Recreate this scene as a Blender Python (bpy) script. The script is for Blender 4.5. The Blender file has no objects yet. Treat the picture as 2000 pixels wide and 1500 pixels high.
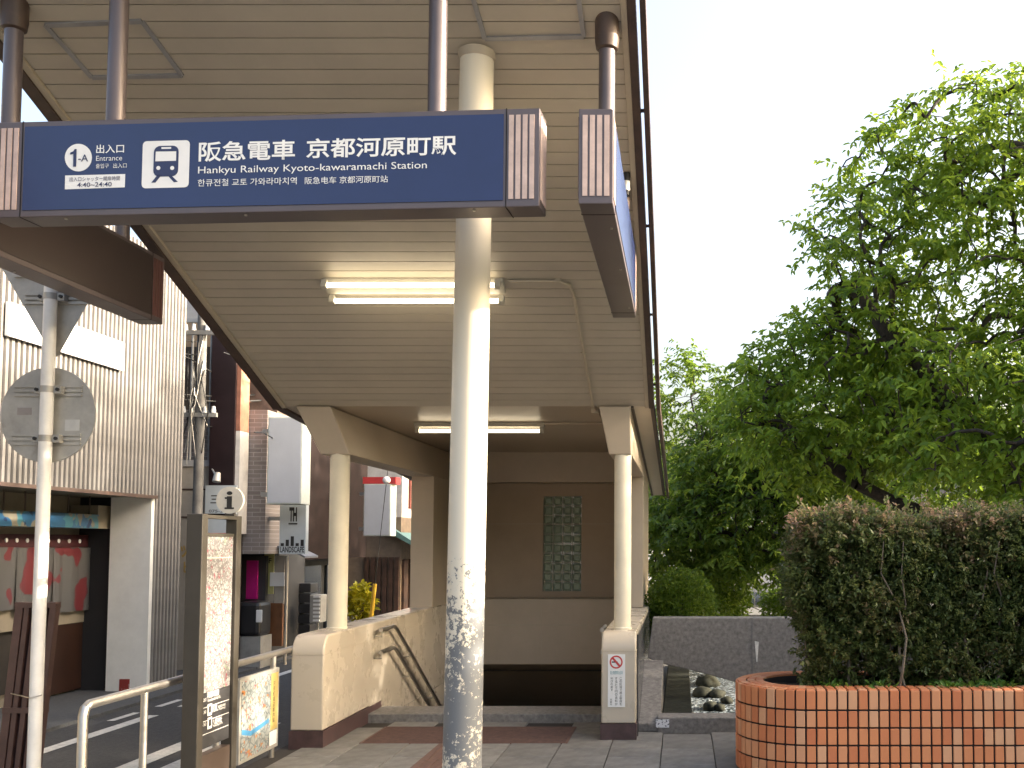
import bpy, bmesh, math, random
import numpy as np
from mathutils import Vector, Matrix
random.seed(7)
rng = np.random.default_rng(11)
R = math.radians
scene = bpy.context.scene
C = scene.collection

# ------------------------------------------------------------------ camera
PITCH = R(3.2); F = 2000.0; PPX, PPY = 1330.0, 948.0; EYE = 1.59
cam = bpy.data.cameras.new('camera'); camo = bpy.data.objects.new('camera', cam); C.objects.link(camo)
camo.location = (0, 0, EYE); camo.rotation_euler = (R(90) + PITCH, 0, 0)
cam.sensor_width = 36; cam.lens = 36 * F / 2000
cam.shift_x = -(PPX - 1000) / 2000; cam.shift_y = (PPY - 750) / 2000
cam.clip_start = .05; cam.clip_end = 3000
scene.camera = camo

# ------------------------------------------------------------------ sky, sun, exposure
SUN_AZ, SUN_EL = R(2), R(22)          # azimuth from +X towards +Y
w = bpy.data.worlds.new('World'); scene.world = w; w.use_nodes = True
nt = w.node_tree; nt.nodes.clear()
sky = nt.nodes.new('ShaderNodeTexSky'); sky.sky_type = 'NISHITA'; sky.sun_disc = False
sky.sun_elevation = SUN_EL; sky.sun_rotation = R(90) - SUN_AZ
sky.air_density = 1.0; sky.dust_density = 9.0; sky.ozone_density = .3
bg = nt.nodes.new('ShaderNodeBackground'); bg.inputs[1].default_value = .15
wo = nt.nodes.new('ShaderNodeOutputWorld')
nt.links.new(sky.outputs[0], bg.inputs[0]); nt.links.new(bg.outputs[0], wo.inputs[0])
sl = bpy.data.lights.new('sun', 'SUN'); sl.energy = 3.0; sl.angle = R(.6); sl.color = (1, .88, .72)
so = bpy.data.objects.new('sun', sl); C.objects.link(so)
sd = Vector((math.cos(SUN_EL) * math.cos(SUN_AZ), math.cos(SUN_EL) * math.sin(SUN_AZ), math.sin(SUN_EL)))
so.rotation_euler = sd.to_track_quat('Z', 'Y').to_euler(); so.location = (30, 0, 30)
vs = scene.view_settings; vs.view_transform = 'Standard'; vs.look = 'None'; vs.gamma = 1; vs.use_curve_mapping = False
vs.exposure = 2.35
scene.render.engine = 'CYCLES'
scene.cycles.max_bounces = 8; scene.cycles.transparent_max_bounces = 12

# ------------------------------------------------------------------ measuring helpers (ray of a photo point met with a real plane)
def ray(px, py):
    x, y = (px - PPX) / F, (PPY - py) / F
    return Vector((x, math.cos(PITCH) - y * math.sin(PITCH), math.sin(PITCH) + y * math.cos(PITCH)))
def at(px, py, Y): d = ray(px, py); return Vector((0, 0, EYE)) + d * (Y / d.y)
def atx(px, py, X): d = ray(px, py); return Vector((0, 0, EYE)) + d * (X / d.x)
def hit(px, py, P0, n):
    d = ray(px, py); o = Vector((0, 0, EYE)); return o + d * ((P0 - o).dot(n) / d.dot(n))

# ------------------------------------------------------------------ materials
MATS = {}
def mat(name, col, rough=.6, metal=0, var=.12, scale=6, bump=0, bscale=60, spec=.5, rand=0, coat=0, stain=None):
    if name in MATS: return MATS[name]
    m = bpy.data.materials.new(name); m.use_nodes = True; t = m.node_tree; N = t.nodes; L = t.links
    b = N['Principled BSDF']; b.inputs['Roughness'].default_value = rough; b.inputs['Metallic'].default_value = metal
    b.inputs['Specular IOR Level'].default_value = spec; b.inputs['Coat Weight'].default_value = coat
    tc = N.new('ShaderNodeTexCoord')
    nz = N.new('ShaderNodeTexNoise'); nz.inputs['Scale'].default_value = scale; nz.inputs['Detail'].default_value = 6; nz.inputs['Roughness'].default_value = .65
    L.new(tc.outputs['Object'], nz.inputs['Vector'])
    rp = N.new('ShaderNodeValToRGB')
    c0 = [max(0, c * (1 - var * 1.6)) for c in col] + [1]; c1 = [min(1, c * (1 + var)) for c in col] + [1]
    rp.color_ramp.elements[0].position = .3; rp.color_ramp.elements[1].position = .7
    rp.color_ramp.elements[0].color = c0; rp.color_ramp.elements[1].color = c1
    L.new(nz.outputs['Fac'], rp.inputs['Fac']); out = rp.outputs['Color']
    if rand:
        oi = N.new('ShaderNodeObjectInfo'); hs = N.new('ShaderNodeHueSaturation')
        mr = N.new('ShaderNodeMapRange'); mr.inputs[3].default_value = 1 - rand; mr.inputs[4].default_value = 1 + rand
        L.new(oi.outputs['Random'], mr.inputs[0]); L.new(mr.outputs[0], hs.inputs['Value']); L.new(out, hs.inputs['Color']); out = hs.outputs['Color']
    if stain:                                   # (colour, scale, threshold, z-stretch)
        n2 = N.new('ShaderNodeTexNoise'); n2.inputs['Scale'].default_value = stain[1]; n2.inputs['Detail'].default_value = 8; n2.inputs['Roughness'].default_value = .7
        mp = N.new('ShaderNodeMapping'); mp.inputs['Scale'].default_value = (1, 1, stain[3]); L.new(tc.outputs['Object'], mp.inputs['Vector']); L.new(mp.outputs[0], n2.inputs['Vector'])
        r2 = N.new('ShaderNodeValToRGB'); r2.color_ramp.elements[0].position = stain[2]; r2.color_ramp.elements[1].position = stain[2] + .14
        L.new(n2.outputs['Fac'], r2.inputs['Fac'])
        mx = N.new('ShaderNodeMix'); mx.data_type = 'RGBA'; mx.inputs['B'].default_value = list(stain[0]) + [1]
        L.new(r2.outputs['Color'], mx.inputs['Factor']); L.new(out, mx.inputs['A']); out = mx.outputs['Result']
    L.new(out, b.inputs['Base Color'])
    nr = N.new('ShaderNodeMapRange'); nr.inputs[3].default_value = max(.02, rough - .1); nr.inputs[4].default_value = min(1, rough + .1)
    L.new(nz.outputs['Fac'], nr.inputs[0]); L.new(nr.outputs[0], b.inputs['Roughness'])
    if bump:
        n3 = N.new('ShaderNodeTexNoise'); n3.inputs['Scale'].default_value = bscale; n3.inputs['Detail'].default_value = 4; L.new(tc.outputs['Object'], n3.inputs['Vector'])
        bp = N.new('ShaderNodeBump'); bp.inputs['Strength'].default_value = bump; bp.inputs['Distance'].default_value = .02
        L.new(n3.outputs['Fac'], bp.inputs['Height']); L.new(bp.outputs['Normal'], b.inputs['Normal'])
    MATS[name] = m; return m
def emit(name, col, s):
    m = bpy.data.materials.new(name); m.use_nodes = True; b = m.node_tree.nodes['Principled BSDF']
    b.inputs['Base Color'].default_value = (.9, .9, .9, 1); b.inputs['Emission Color'].default_value = (*col, 1); b.inputs['Emission Strength'].default_value = s
    MATS[name] = m; return m
cream = mat('cream_enamel', (.52, .46, .37), .28, var=.03, scale=2.5)
cream2 = mat('beige_panel', (.46, .385, .295), .42, var=.06, scale=2, stain=((.40, .32, .23), 2.2, .64, .4))
soff = mat('beige_soffit_metal', (.47, .425, .35), .45, var=.05, scale=3, rand=.05, bump=.03, bscale=25)
dark = mat('dark_gap', (.03, .025, .02), .9, var=.2)
trim = mat('brown_fascia_metal', (.07, .045, .035), .5, var=.2, scale=9, stain=((.16, .09, .06), 14, .6, 1))
trimb = mat('beige_trim', (.45, .39, .3), .5, var=.06)
plinth = mat('maroon_plinth', (.07, .04, .04), .45, var=.25, scale=12)
paintw = mat('cream_paint', (.74, .68, .54), .4, var=.05, scale=5)
signf = mat('sign_frame_metal', (.115, .095, .10), .38, metal=.25, var=.08, scale=4)
signblue = mat('sign_blue', (.017, .029, .10), .22, var=.06, scale=3, stain=((.03, .045, .12), 5, .74, 1))
signbrown = mat('sign_brown', (.03, .02, .02), .33, var=.08)
stripm = mat('pink_light_strip', (.55, .42, .37), .5, var=.14, scale=14)
white = mat('white_print', (.82, .82, .80), .45, var=.03)
navy = mat('navy_print', (.025, .035, .10), .45, var=.05)
black = mat('black_print', (.02, .02, .02), .6, var=.1)
steel = mat('stainless_steel', (.52, .49, .45), .42, metal=1, var=.06, scale=30)
galv = mat('galvanised_back', (.42, .41, .38), .5, metal=.35, var=.14, scale=7, stain=((.30, .28, .24), 4, .6, 1))
polew = mat('white_pole_paint', (.78, .77, .74), .4, var=.06, scale=9)
granite = mat('granite', (.20, .188, .175), .8, var=.28, scale=26, stain=((.12, .11, .10), 3, .6, 1), bump=.15, bscale=150)
granited = mat('dark_granite', (.15, .15, .145), .8, var=.35, scale=40, bump=.25, bscale=40, stain=((.07, .075, .06), 4, .58, 1))
pave = mat('grey_paver', (.17, .165, .155), .75, var=.22, scale=9, rand=.16, bump=.12, bscale=120, stain=((.10, .097, .09), 2.5, .6, 1))
asphalt = mat('asphalt', (.062, .062, .062), .85, var=.3, scale=40, bump=.3, bscale=260, stain=((.10, .098, .093), .7, .55, 1))
concrete = mat('concrete', (.16, .157, .15), .8, var=.2, scale=6, bump=.15, bscale=80)
roadw = mat('road_paint', (.62, .61, .57), .7, var=.18, scale=25, stain=((.2, .2, .19), 16, .66, 1))
maroon = mat('maroon_cladding', (.022, .011, .012), .45, var=.2, scale=3)
brownmetal = mat('brown_stand_metal', (.085, .045, .038), .45, var=.2, scale=8, stain=((.13, .08, .06), 10, .62, 1))
tact = mat('brown_tactile', (.13, .075, .06), .8, var=.2, scale=20)
pyl = mat('bronze_pylon', (.062, .055, .045), .45, metal=.3, var=.1, scale=5)
pyld = mat('charcoal_panel', (.045, .045, .048), .45, var=.08)
soilm = mat('soil', (.06, .045, .03), .95, var=.4, scale=25, bump=.8, bscale=40)
grout = mat('dark_grout', (.028, .02, .018), .9, var=.15)
bark = mat('bark', (.045, .034, .026), .9, var=.4, scale=14, bump=.6, bscale=30)
tubem = emit('lit_tube', (1, .84, .58), 2.0)
greyw = mat('grey_wall', (.42, .42, .42), .8, var=.1)

# ------------------------------------------------------------------ mesh helpers
WL = {}
class MB:
    def __init__(s): s.v = []; s.f = []
    def add(s, vs, fs):
        n = len(s.v); s.v += [tuple(v) for v in vs]; s.f += [tuple(i + n for i in f) for f in fs]; return s
    def box(s, x0, x1, y0, y1, z0, z1):
        return s.add([(x0, y0, z0), (x1, y0, z0), (x1, y1, z0), (x0, y1, z0), (x0, y0, z1), (x1, y0, z1), (x1, y1, z1), (x0, y1, z1)],
                     [(3, 2, 1, 0), (4, 5, 6, 7), (0, 1, 5, 4), (1, 2, 6, 5), (2, 3, 7, 6), (3, 0, 4, 7)])
    def obox(s, O, u, w, v):                       # corner and three edge vectors
        O, u, w, v = map(Vector, (O, u, w, v))
        return s.add([O, O + u, O + u + w, O + w, O + v, O + u + v, O + u + w + v, O + w + v],
                     [(3, 2, 1, 0), (4, 5, 6, 7), (0, 1, 5, 4), (1, 2, 6, 5), (2, 3, 7, 6), (3, 0, 4, 7)])
    def prism(s, pts, off):
        pts = [Vector(p) for p in pts]; off = Vector(off); n = len(pts)
        return s.add(pts + [p + off for p in pts], [tuple(range(n))[::-1], tuple(range(n, 2 * n))] + [(i, (i + 1) % n, n + (i + 1) % n, n + i) for i in range(n)])
    def tube(s, pts, r, n=10, cap=True):
        pts = [Vector(p) for p in pts]; m = len(pts); rr = r if isinstance(r, (list, tuple)) else [r] * m
        vs, fs = [], []; prev = None
        for i, p in enumerate(pts):
            t = ((pts[min(i + 1, m - 1)] - pts[max(i - 1, 0)]).normalized())
            if prev is None: a = t.orthogonal().normalized()
            else:
                a = prev - t * prev.dot(t); a = a.normalized() if a.length > 1e-6 else t.orthogonal().normalized()
            prev = a; b = t.cross(a)
            for k in range(n): th = 2 * math.pi * k / n; vs.append(p + (a * math.cos(th) + b * math.sin(th)) * rr[i])
        for i in range(m - 1):
            for k in range(n): fs.append((i * n + k, i * n + (k + 1) % n, (i + 1) * n + (k + 1) % n, (i + 1) * n + k))
        if cap: fs.append(tuple(range(n))[::-1]); fs.append(tuple(range((m - 1) * n, m * n)))
        return s.add(vs, fs)
    def build(s, name, m, parent=None, smooth=False, bevel=0):
        me = bpy.data.meshes.new(name); me.from_pydata(s.v, [], s.f)
        bm = bmesh.new(); bm.from_mesh(me); bmesh.ops.recalc_face_normals(bm, faces=bm.faces); bm.to_mesh(me); bm.free()
        return link(name, me, m, parent, smooth, bevel)
def link(name, me, m, parent=None, smooth=False, bevel=0, loc=None, rot=None):
    o = bpy.data.objects.new(name, me); C.objects.link(o)
    if m is not None and not me.materials: me.materials.append(m)
    if smooth and len(me.polygons):
        me.polygons.foreach_set('use_smooth', [True] * len(me.polygons)); 
        if smooth == 'auto':
            me.set_sharp_from_angle(angle=R(40))
    l = Vector(loc) if loc is not None else Vector((0, 0, 0))
    WL[o.name] = l.copy()
    if parent is not None: o.parent = parent; o.location = l - WL[parent.name]
    else: o.location = l
    if rot is not None: o.rotation_euler = rot
    if bevel:
        b = o.modifiers.new('bevel', 'BEVEL'); b.width = bevel; b.segments = 2; b.limit_method = 'ANGLE'
    return o
def tag(o, label, cat, group=None):
    o['label'] = label; o['category'] = cat
    if group: o['group'] = group
    return o
def thing(name, label, cat, loc, group=None):
    o = bpy.data.objects.new(name, None); C.objects.link(o); o.location = loc; o.empty_display_size = .1; WL[o.name] = Vector(loc)
    return tag(o, label, cat, group)
def struct(o): o['kind'] = 'structure'; return o
def bx(name, m, parent, *a, bevel=0): return MB().box(*a).build(name, m, parent, bevel=bevel)

# lettering: real text turned to mesh, fitted on a plane
def text_mesh(s, bold=0, font_scale=1):
    cu = bpy.data.curves.new('t', 'FONT'); cu.body = s; cu.size = 1; cu.offset = bold; cu.resolution_u = 3
    ob = bpy.data.objects.new('t', cu); C.objects.link(ob); bpy.context.view_layer.update()
    me = bpy.data.meshes.new_from_object(ob.evaluated_get(bpy.context.evaluated_depsgraph_get()))
    bpy.data.objects.remove(ob); bpy.data.curves.remove(cu)
    co = np.zeros(len(me.vertices) * 3, 'f'); me.vertices.foreach_get('co', co); return me, co.reshape(-1, 3)
def lettering(s, O, u, v, u0, v0, u1, v1, m, parent, bold=0, lift=.003):
    me, co = text_mesh(s, bold)
    if len(co) == 0: return None
    mn, mx_ = co.min(0), co.max(0); u, v, O = Vector(u), Vector(v), Vector(O); n = u.cross(v).normalized()
    cu = u0 + (co[:, 0] - mn[0]) / max(1e-6, mx_[0] - mn[0]) * (u1 - u0); cv = v0 + (co[:, 1] - mn[1]) / max(1e-6, mx_[1] - mn[1]) * (v1 - v0)
    P = np.array(O)[None] + cu[:, None] * np.array(u)[None] + cv[:, None] * np.array(v)[None] + np.array(n)[None] * lift
    me.vertices.foreach_set('co', P.astype('f').ravel()); me.update(); me.materials.clear(); me.name = 'lettering'
    return link('lettering', me, m, parent)
def planepoly(pts, O, u, v, lift):
    u, v, O = Vector(u), Vector(v), Vector(O); n = u.cross(v).normalized()
    return [O + u * a + v * b + n * lift for a, b in pts]

# ------------------------------------------------------------------ leaves and trees
def leaf_mat(name, c0, c1, c2, trans=.45):
    m = bpy.data.materials.new(name); m.use_nodes = True; N = m.node_tree.nodes; L = m.node_tree.links
    b = N['Principled BSDF']; b.inputs['Roughness'].default_value = .42; b.inputs['Specular IOR Level'].default_value = .35
    a = N.new('ShaderNodeAttribute'); a.attribute_name = 'tint'
    r = N.new('ShaderNodeValToRGB'); r.color_ramp.elements[0].color = (*c0, 1); r.color_ramp.elements[1].color = (*c2, 1)
    e = r.color_ramp.elements.new(.55); e.color = (*c1, 1)
    L.new(a.outputs['Fac'], r.inputs['Fac']); L.new(r.outputs['Color'], b.inputs['Base Color'])
    tr = N.new('ShaderNodeBsdfTranslucent'); hs = N.new('ShaderNodeHueSaturation'); hs.inputs['Value'].default_value = 1.6; hs.inputs['Hue'].default_value = .485
    L.new(r.outputs['Color'], hs.inputs['Color']); L.new(hs.outputs['Color'], tr.inputs['Color'])
    ms = N.new('ShaderNodeMixShader'); ms.inputs[0].default_value = trans
    L.new(b.outputs[0], ms.inputs[1]); L.new(tr.outputs[0], ms.inputs[2]); L.new(ms.outputs[0], N['Material Output'].inputs[0])
    MATS[name] = m; return m
lf_cherry = leaf_mat('cherry_leaf', (.07, .13, .014), (.14, .23, .022), (.24, .33, .04), .52)
lf_dark = leaf_mat('dark_leaf', (.05, .10, .012), (.095, .165, .018), (.15, .22, .03), .5)
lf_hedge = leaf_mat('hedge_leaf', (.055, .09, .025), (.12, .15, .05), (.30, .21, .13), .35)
lf_weed = leaf_mat('weed_leaf', (.06, .14, .02), (.09, .2, .03), (.14, .26, .05), .4)
def unit(a): return a / np.maximum(1e-9, np.linalg.norm(a, axis=1, keepdims=True))
def leaves_mesh(name, P, D, Lg, ratio, m, parent, tint=None, fold=.25):
    n = len(P); D = unit(D); up = np.tile(np.array([[0, 0, 1.]]), (n, 1)) + rng.normal(0, .45, (n, 3))
    S = unit(np.cross(D, up)); Nn = np.cross(S, D); Lg = Lg[:, None]; W = Lg * ratio
    b = P; tip = P + D * Lg - np.array([[0, 0, 1.]]) * Lg * .12
    l1 = P + D * Lg * .3 + S * W * .5 + Nn * W * fold; l2 = P + D * Lg * .68 + S * W * .38 + Nn * W * fold * .7
    r1 = P + D * Lg * .3 - S * W * .5 + Nn * W * fold; r2 = P + D * Lg * .68 - S * W * .38 + Nn * W * fold * .7
    V = np.stack([b, l1, l2, tip, r2, r1], 1).reshape(-1, 3)
    base = np.arange(n)[:, None] * 6
    Q = np.concatenate([base + np.array([[0, 1, 2, 3]]), base + np.array([[0, 3, 4, 5]])], 1).reshape(-1)
    me = bpy.data.meshes.new(name); me.vertices.add(len(V)); me.vertices.foreach_set('co', V.astype('f').ravel())
    me.loops.add(len(Q)); me.loops.foreach_set('vertex_index', Q.astype('i')); nf = len(Q) // 4
    me.polygons.add(nf); me.polygons.foreach_set('loop_start', np.arange(nf, dtype='i') * 4)
    me.update(calc_edges=True)
    at_ = me.attributes.new('tint', 'FLOAT', 'POINT')
    tv = rng.beta(2, 2, n) if tint is None else tint
    at_.data.foreach_set('value', np.repeat(tv, 6).astype('f'))
    return link(name, me, m, parent)
def ellipsoid_pts(c, r, n, shell=.35):
    d = unit(rng.normal(0, 1, (n, 3))); rad = (shell + (1 - shell) * rng.random(n)) ** (1 / 2.)
    return np.array(c)[None] + d * rad[:, None] * np.array(r)[None]
def tree(name, label, base, limbs, blobs, leafL, lm, per=40, spray=.42, trunk_r=.16, group=None, droop=.55):
    root = thing(name, label, 'tree', base, group)
    nodes = []; par = []
    for limb in limbs:
        pts = [Vector(p) for p in limb]; last = None
        if nodes:
            a = np.array(nodes); k = int(np.argmin(((a - np.array(pts[0])) ** 2).sum(1))); last = k
        for i in range(len(pts) - 1):
            for j in range(4):
                p = pts[i].lerp(pts[i + 1], j / 4) + Vector(rng.normal(0, .03, 3)); nodes.append(tuple(p)); par.append(-1 if last is None else last); last = len(nodes) - 1
        nodes.append(tuple(pts[-1])); par.append(last)
    A = np.concatenate([ellipsoid_pts(c, r, n) for c, r, n in blobs])
    na = np.array(nodes); dist = np.array([((na - a) ** 2).sum(1).min() for a in A]); A = A[np.argsort(dist)]
    tips = []
    NA = np.zeros((len(nodes) + len(A) * 4 + 4, 3)); NA[:len(nodes)] = nodes; cnt = len(nodes)
    for a in A:
        k = int(np.argmin(((NA[:cnt] - a) ** 2).sum(1))); p0 = NA[k]; d = a - p0; ln = np.linalg.norm(d)
        if ln < .08: continue
        bend = np.array([0, 0, .14 * ln]) + rng.normal(0, .06 * ln, 3); last = k
        for j in (1, 2, 3):
            t = j / 3; q = p0 + d * t + bend * math.sin(math.pi * t); NA[cnt] = q; par.append(last); last = cnt; cnt += 1
        tips.append((last, d / ln))
    NA = NA[:cnt]; wgt = np.zeros(cnt)
    for t, _ in tips: wgt[t] += 1
    for i in range(cnt - 1, -1, -1):
        if par[i] >= 0 and par[i] < i: wgt[par[i]] += wgt[i]
    rad = np.clip(.0045 * np.sqrt(wgt + .5) * trunk_r / .13, .004, trunk_r)
    mb = MB()
    for i in range(cnt):
        p = par[i]
        if p < 0: continue
        mb.tube([NA[p], NA[i]], [min(rad[p], rad[i] * 1.35), rad[i]], 7 if rad[i] > .04 else (5 if rad[i] > .012 else 3), cap=False)
    br = mb.build('trunk', bark, root, smooth=True)
    # leaves: small side twigs at each tip, leaves two-ranked along them
    P, D, T = [], [], []
    for t, d in tips:
        p = NA[t]; tb = rng.random() * .5
        for s_ in range(4):
            dd = d * .6 + rng.normal(0, .6, 3); dd[2] = dd[2] * .6 + .05; dd /= np.linalg.norm(dd) + 1e-9; ln = spray * (.5 + rng.random() * .8)
            for q in range(per // 4):
                f = (q + rng.random()) / (per / 4); pos = p + dd * ln * f - np.array([0, 0, .28 * ln * f * f])
                side = np.cross(dd, [0, 0, 1]) * (1 if q % 2 else -1) + dd * .5 + rng.normal(0, .35, 3); side[2] -= droop
                P.append(pos); D.append(side); T.append(min(1, max(0, tb + rng.normal(.25, .2))))
    P = np.array(P); n = len(P)
    leaves_mesh('crown', P, np.array(D), leafL * (.65 + .6 * rng.random(n)), .46, lm, root, np.array(T))
    return root

# ================================================================== GROUND, STREET, CANAL
CX0, CX1, CY0, CY1 = -.15, 3.5, 8.95, 60.0         # canal opening
SX0, SX1, SY0, SY1 = -2.78, -.64, 9.62, 13.2       # stairwell opening
xs = sorted([-400, -30, -5.2, -3.1, SX0, SX1, CX0, CX1, 12, 400]); ys = sorted([-60, 2, CY0, SY0, SY1, CY1, 120, 900])
mb = MB()
for i in range(len(xs) - 1):
    for j in range(len(ys) - 1):
        xm, ym = (xs[i] + xs[i + 1]) / 2, (ys[j] + ys[j + 1]) / 2
        if (CX0 < xm < CX1 and CY0 < ym < CY1) or (SX0 < xm < SX1 and SY0 < ym < SY1): continue
        mb.add([(xs[i], ys[j], -.05), (xs[i + 1], ys[j], -.05), (xs[i + 1], ys[j + 1], -.05), (xs[i], ys[j + 1], -.05)], [(0, 1, 2, 3)])
g = mb.build('ground', concrete); struct(g)
road = MB().box(-5.36, -3.12, -12, 70, -.045, -.012).build('road', asphalt); struct(road)
apron = MB().box(-12, -5.42, -12, 70, -.045, 0).build('shop_apron_pavement', mat('apron_asphalt', (.085, .088, .09), .85, var=.2, scale=25, bump=.2, bscale=160)); struct(apron)
MB().box(-5.42, -5.36, -12, 70, -.047, -.03).build('gutter_channel', dark, road)
def strip(pts, name='painted_marking'):
    return MB().add([(x, y, -.008) for x, y in pts], [tuple(range(len(pts)))]).build(name, roadw, road)
strip([(-4.96, 2), (-4.84, 2), (-4.84, 9.6), (-4.96, 9.6)])
strip([(-4.92, 10.1), (-4.82, 10.1), (-4.80, 26), (-4.90, 26)])
strip([(-5.16, 9.3), (-5.09, 9.3), (-5.09, 9.75), (-5.16, 9.75)]); strip([(-5.14, 10.1), (-5.07, 10.1), (-5.07, 10.55), (-5.14, 10.55)])
# large painted road letter strokes beside the railing
strip([(-4.02, 6.6), (-3.86, 6.6), (-3.86, 8.9), (-4.02, 8.9)]); strip([(-3.86, 7.0), (-3.62, 6.85), (-3.58, 7.05), (-3.86, 7.3)])
strip([(-3.70, 7.06), (-3.55, 6.98), (-3.55, 9.2), (-3.70, 9.2)]); strip([(-3.86, 8.3), (-3.70, 8.2), (-3.70, 8.9), (-3.86, 8.9)])
strip([(-4.55, 5.2), (-3.55, 5.0), (-3.55, 5.35), (-4.55, 5.55)])
# paved plaza: a bed and its single paving stones
pv = MB().box(-3.12, 3.9, -3, CY0 - .02, -.049, -.012).build('pavement', dark); struct(pv)
MB().box(-2.78, -.64, CY0 - .02, 9.22, -.049, -.012).build('pavement_bed', dark, pv); MB().box(-3.12, -2.79, CY0 - .02, 20, -.049, -.012).build('side_strip_bed', concrete, pv)
tm = bpy.data.meshes.new('paving_stone'); b_ = bmesh.new(); bmesh.ops.create_cube(b_, size=1)
for v in b_.verts: v.co = Vector((v.co.x * .393, v.co.y * .593, v.co.z * .05))
bmesh.ops.bevel(b_, geom=b_.edges[:], offset=.004, segments=1, affect='EDGES'); b_.to_mesh(tm); b_.free(); tm.materials.append(pave)
for i in range(-8, 10):
    x = .05 + i * .4
    if x < -3.15: continue
    for j in range(15):
        y = 8.62 - j * .6 - (.3 if i % 2 else 0) + .3
        if y < 3: continue
        if y > 8.7 and not (-2.7 < x < -.7): continue
        link('paving_stone', tm, None, pv, loc=(x, y, -.024 + random.uniform(-.0012, .0012)), rot=(random.gauss(0, .0012), random.gauss(0, .0012), random.gauss(0, .002)))
mb = MB().box(-2.55, -.90, 8.22, 8.93, -.01, .006)
for k in range(22): mb.box(-2.53, -.92, 8.235 + k * .0315, 8.249 + k * .0315, .0055, .010)
mb.build('tactile_strip', tact, pv)
mb = MB().box(-1.91, -1.60, 3, 8.2, -.01, .0055)
for k in range(4): mb.box(-1.885 + k * .073, -1.85 + k * .073, 3, 8.19, .005, .0105)
mb.build('tactile_strip', tact, pv)
# canal
bank = MB().box(CX0 - .4, CX0, CY0, CY1, -1.2, -.02).box(CX1, CX1 + .5, CY0, CY1, -1.2, .1).box(CX0, CX1, CY0 - .3, CY0, -1.2, -.06).build('canal_wall', granited); struct(bank)
bed = MB().box(CX0, CX1, CY0, CY1, -1.0, -.85).build('canal_bed', granited); struct(bed)
wm = bpy.data.materials.new('stream_water'); wm.use_nodes = True; N = wm.node_tree.nodes; L = wm.node_tree.links; b = N['Principled BSDF']
b.inputs['Base Color'].default_value = (.05, .06, .05, 1); b.inputs['Roughness'].default_value = .08; b.inputs['IOR'].default_value = 1.33
nz = N.new('ShaderNodeTexNoise'); nz.inputs['Scale'].default_value = 22; nz.inputs['Detail'].default_value = 6; bp = N.new('ShaderNodeBump'); bp.inputs['Strength'].default_value = 1; bp.inputs['Distance'].default_value = .22
tc = N.new('ShaderNodeTexCoord'); L.new(tc.outputs['Object'], nz.inputs['Vector']); L.new(nz.outputs['Fac'], bp.inputs['Height']); L.new(bp.outputs['Normal'], b.inputs['Normal'])
glint_ramp = N.new('ShaderNodeValToRGB'); glint_ramp.color_ramp.elements[0].position = .5; glint_ramp.color_ramp.elements[1].position = .58; glint_ramp.color_ramp.elements[0].color = (.05, .07, .08, 1); glint_ramp.color_ramp.elements[1].color = (.5, .58, .66, 1); L.new(nz.outputs['Fac'], glint_ramp.inputs['Fac']); L.new(glint_ramp.outputs['Color'], b.inputs['Base Color'])  # pale patches in the base colour imitate bright sky glints on the stream
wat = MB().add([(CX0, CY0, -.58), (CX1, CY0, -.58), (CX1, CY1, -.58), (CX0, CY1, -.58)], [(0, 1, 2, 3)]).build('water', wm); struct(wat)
wet = mat('wet_stone', (.03, .032, .024), .85, spec=.2, var=.4, scale=9, bump=.4, bscale=20)
def rock(name, c, r, m, label, group):
    bm = bmesh.new(); bmesh.ops.create_icosphere(bm, subdivisions=2, radius=1)
    sd_ = Vector(rng.normal(0, 1, 3)); from mathutils import noise
    for v in bm.verts: v.co = Vector((v.co.x * r[0], v.co.y * r[1], v.co.z * r[2])) * (1 + .35 * noise.noise(v.co * 1.4 + sd_ * 5))
    me = bpy.data.meshes.new(name); bm.to_mesh(me); bm.free(); o = link(name, me, m, None, True, loc=c); return tag(o, label, 'stone', group)
for px, py, rr, lab in ((1400, 1352, .2, 'flat mossy stone at the left bank of the stream'), (1383, 1330, .3, 'large dark stone under the granite parapet by the bank'), (1420, 1364, .14, 'small round wet stone in the bright water'),
                        (1406, 1378, .13, 'small dark stone nearest the kerb in the stream'), (1388, 1376, .16, 'low wet stone against the bank foot'), (1372, 1350, .26, 'tall mossy stone leaning on the canal bank')):
    d = ray(px, py); t = (-.52 - EYE) / d.z; rock('stream_stone', (d.x * t, d.y * t, -.55), (rr * .62, rr * .9, rr * .42), wet, lab, 'stones in the stream')

# ================================================================== STATION ENTRANCE
ent = thing('station_entrance', 'beige station stair entrance with sloping slatted canopy and round cream columns', 'station entrance', (-1.7, 9, 0))
YB, ZB, SL = 8.6, 2.74, .428                       # soffit foot and slope
def sz(Y): return ZB + SL * (YB - Y)
def xl(Y): return -3.36 - (8.6 - Y) * .045
XR = -.294; YF = 3.5
un = Vector((0, SL, 1)).normalized(); us = Vector((0, -1, SL)).normalized()
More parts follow.
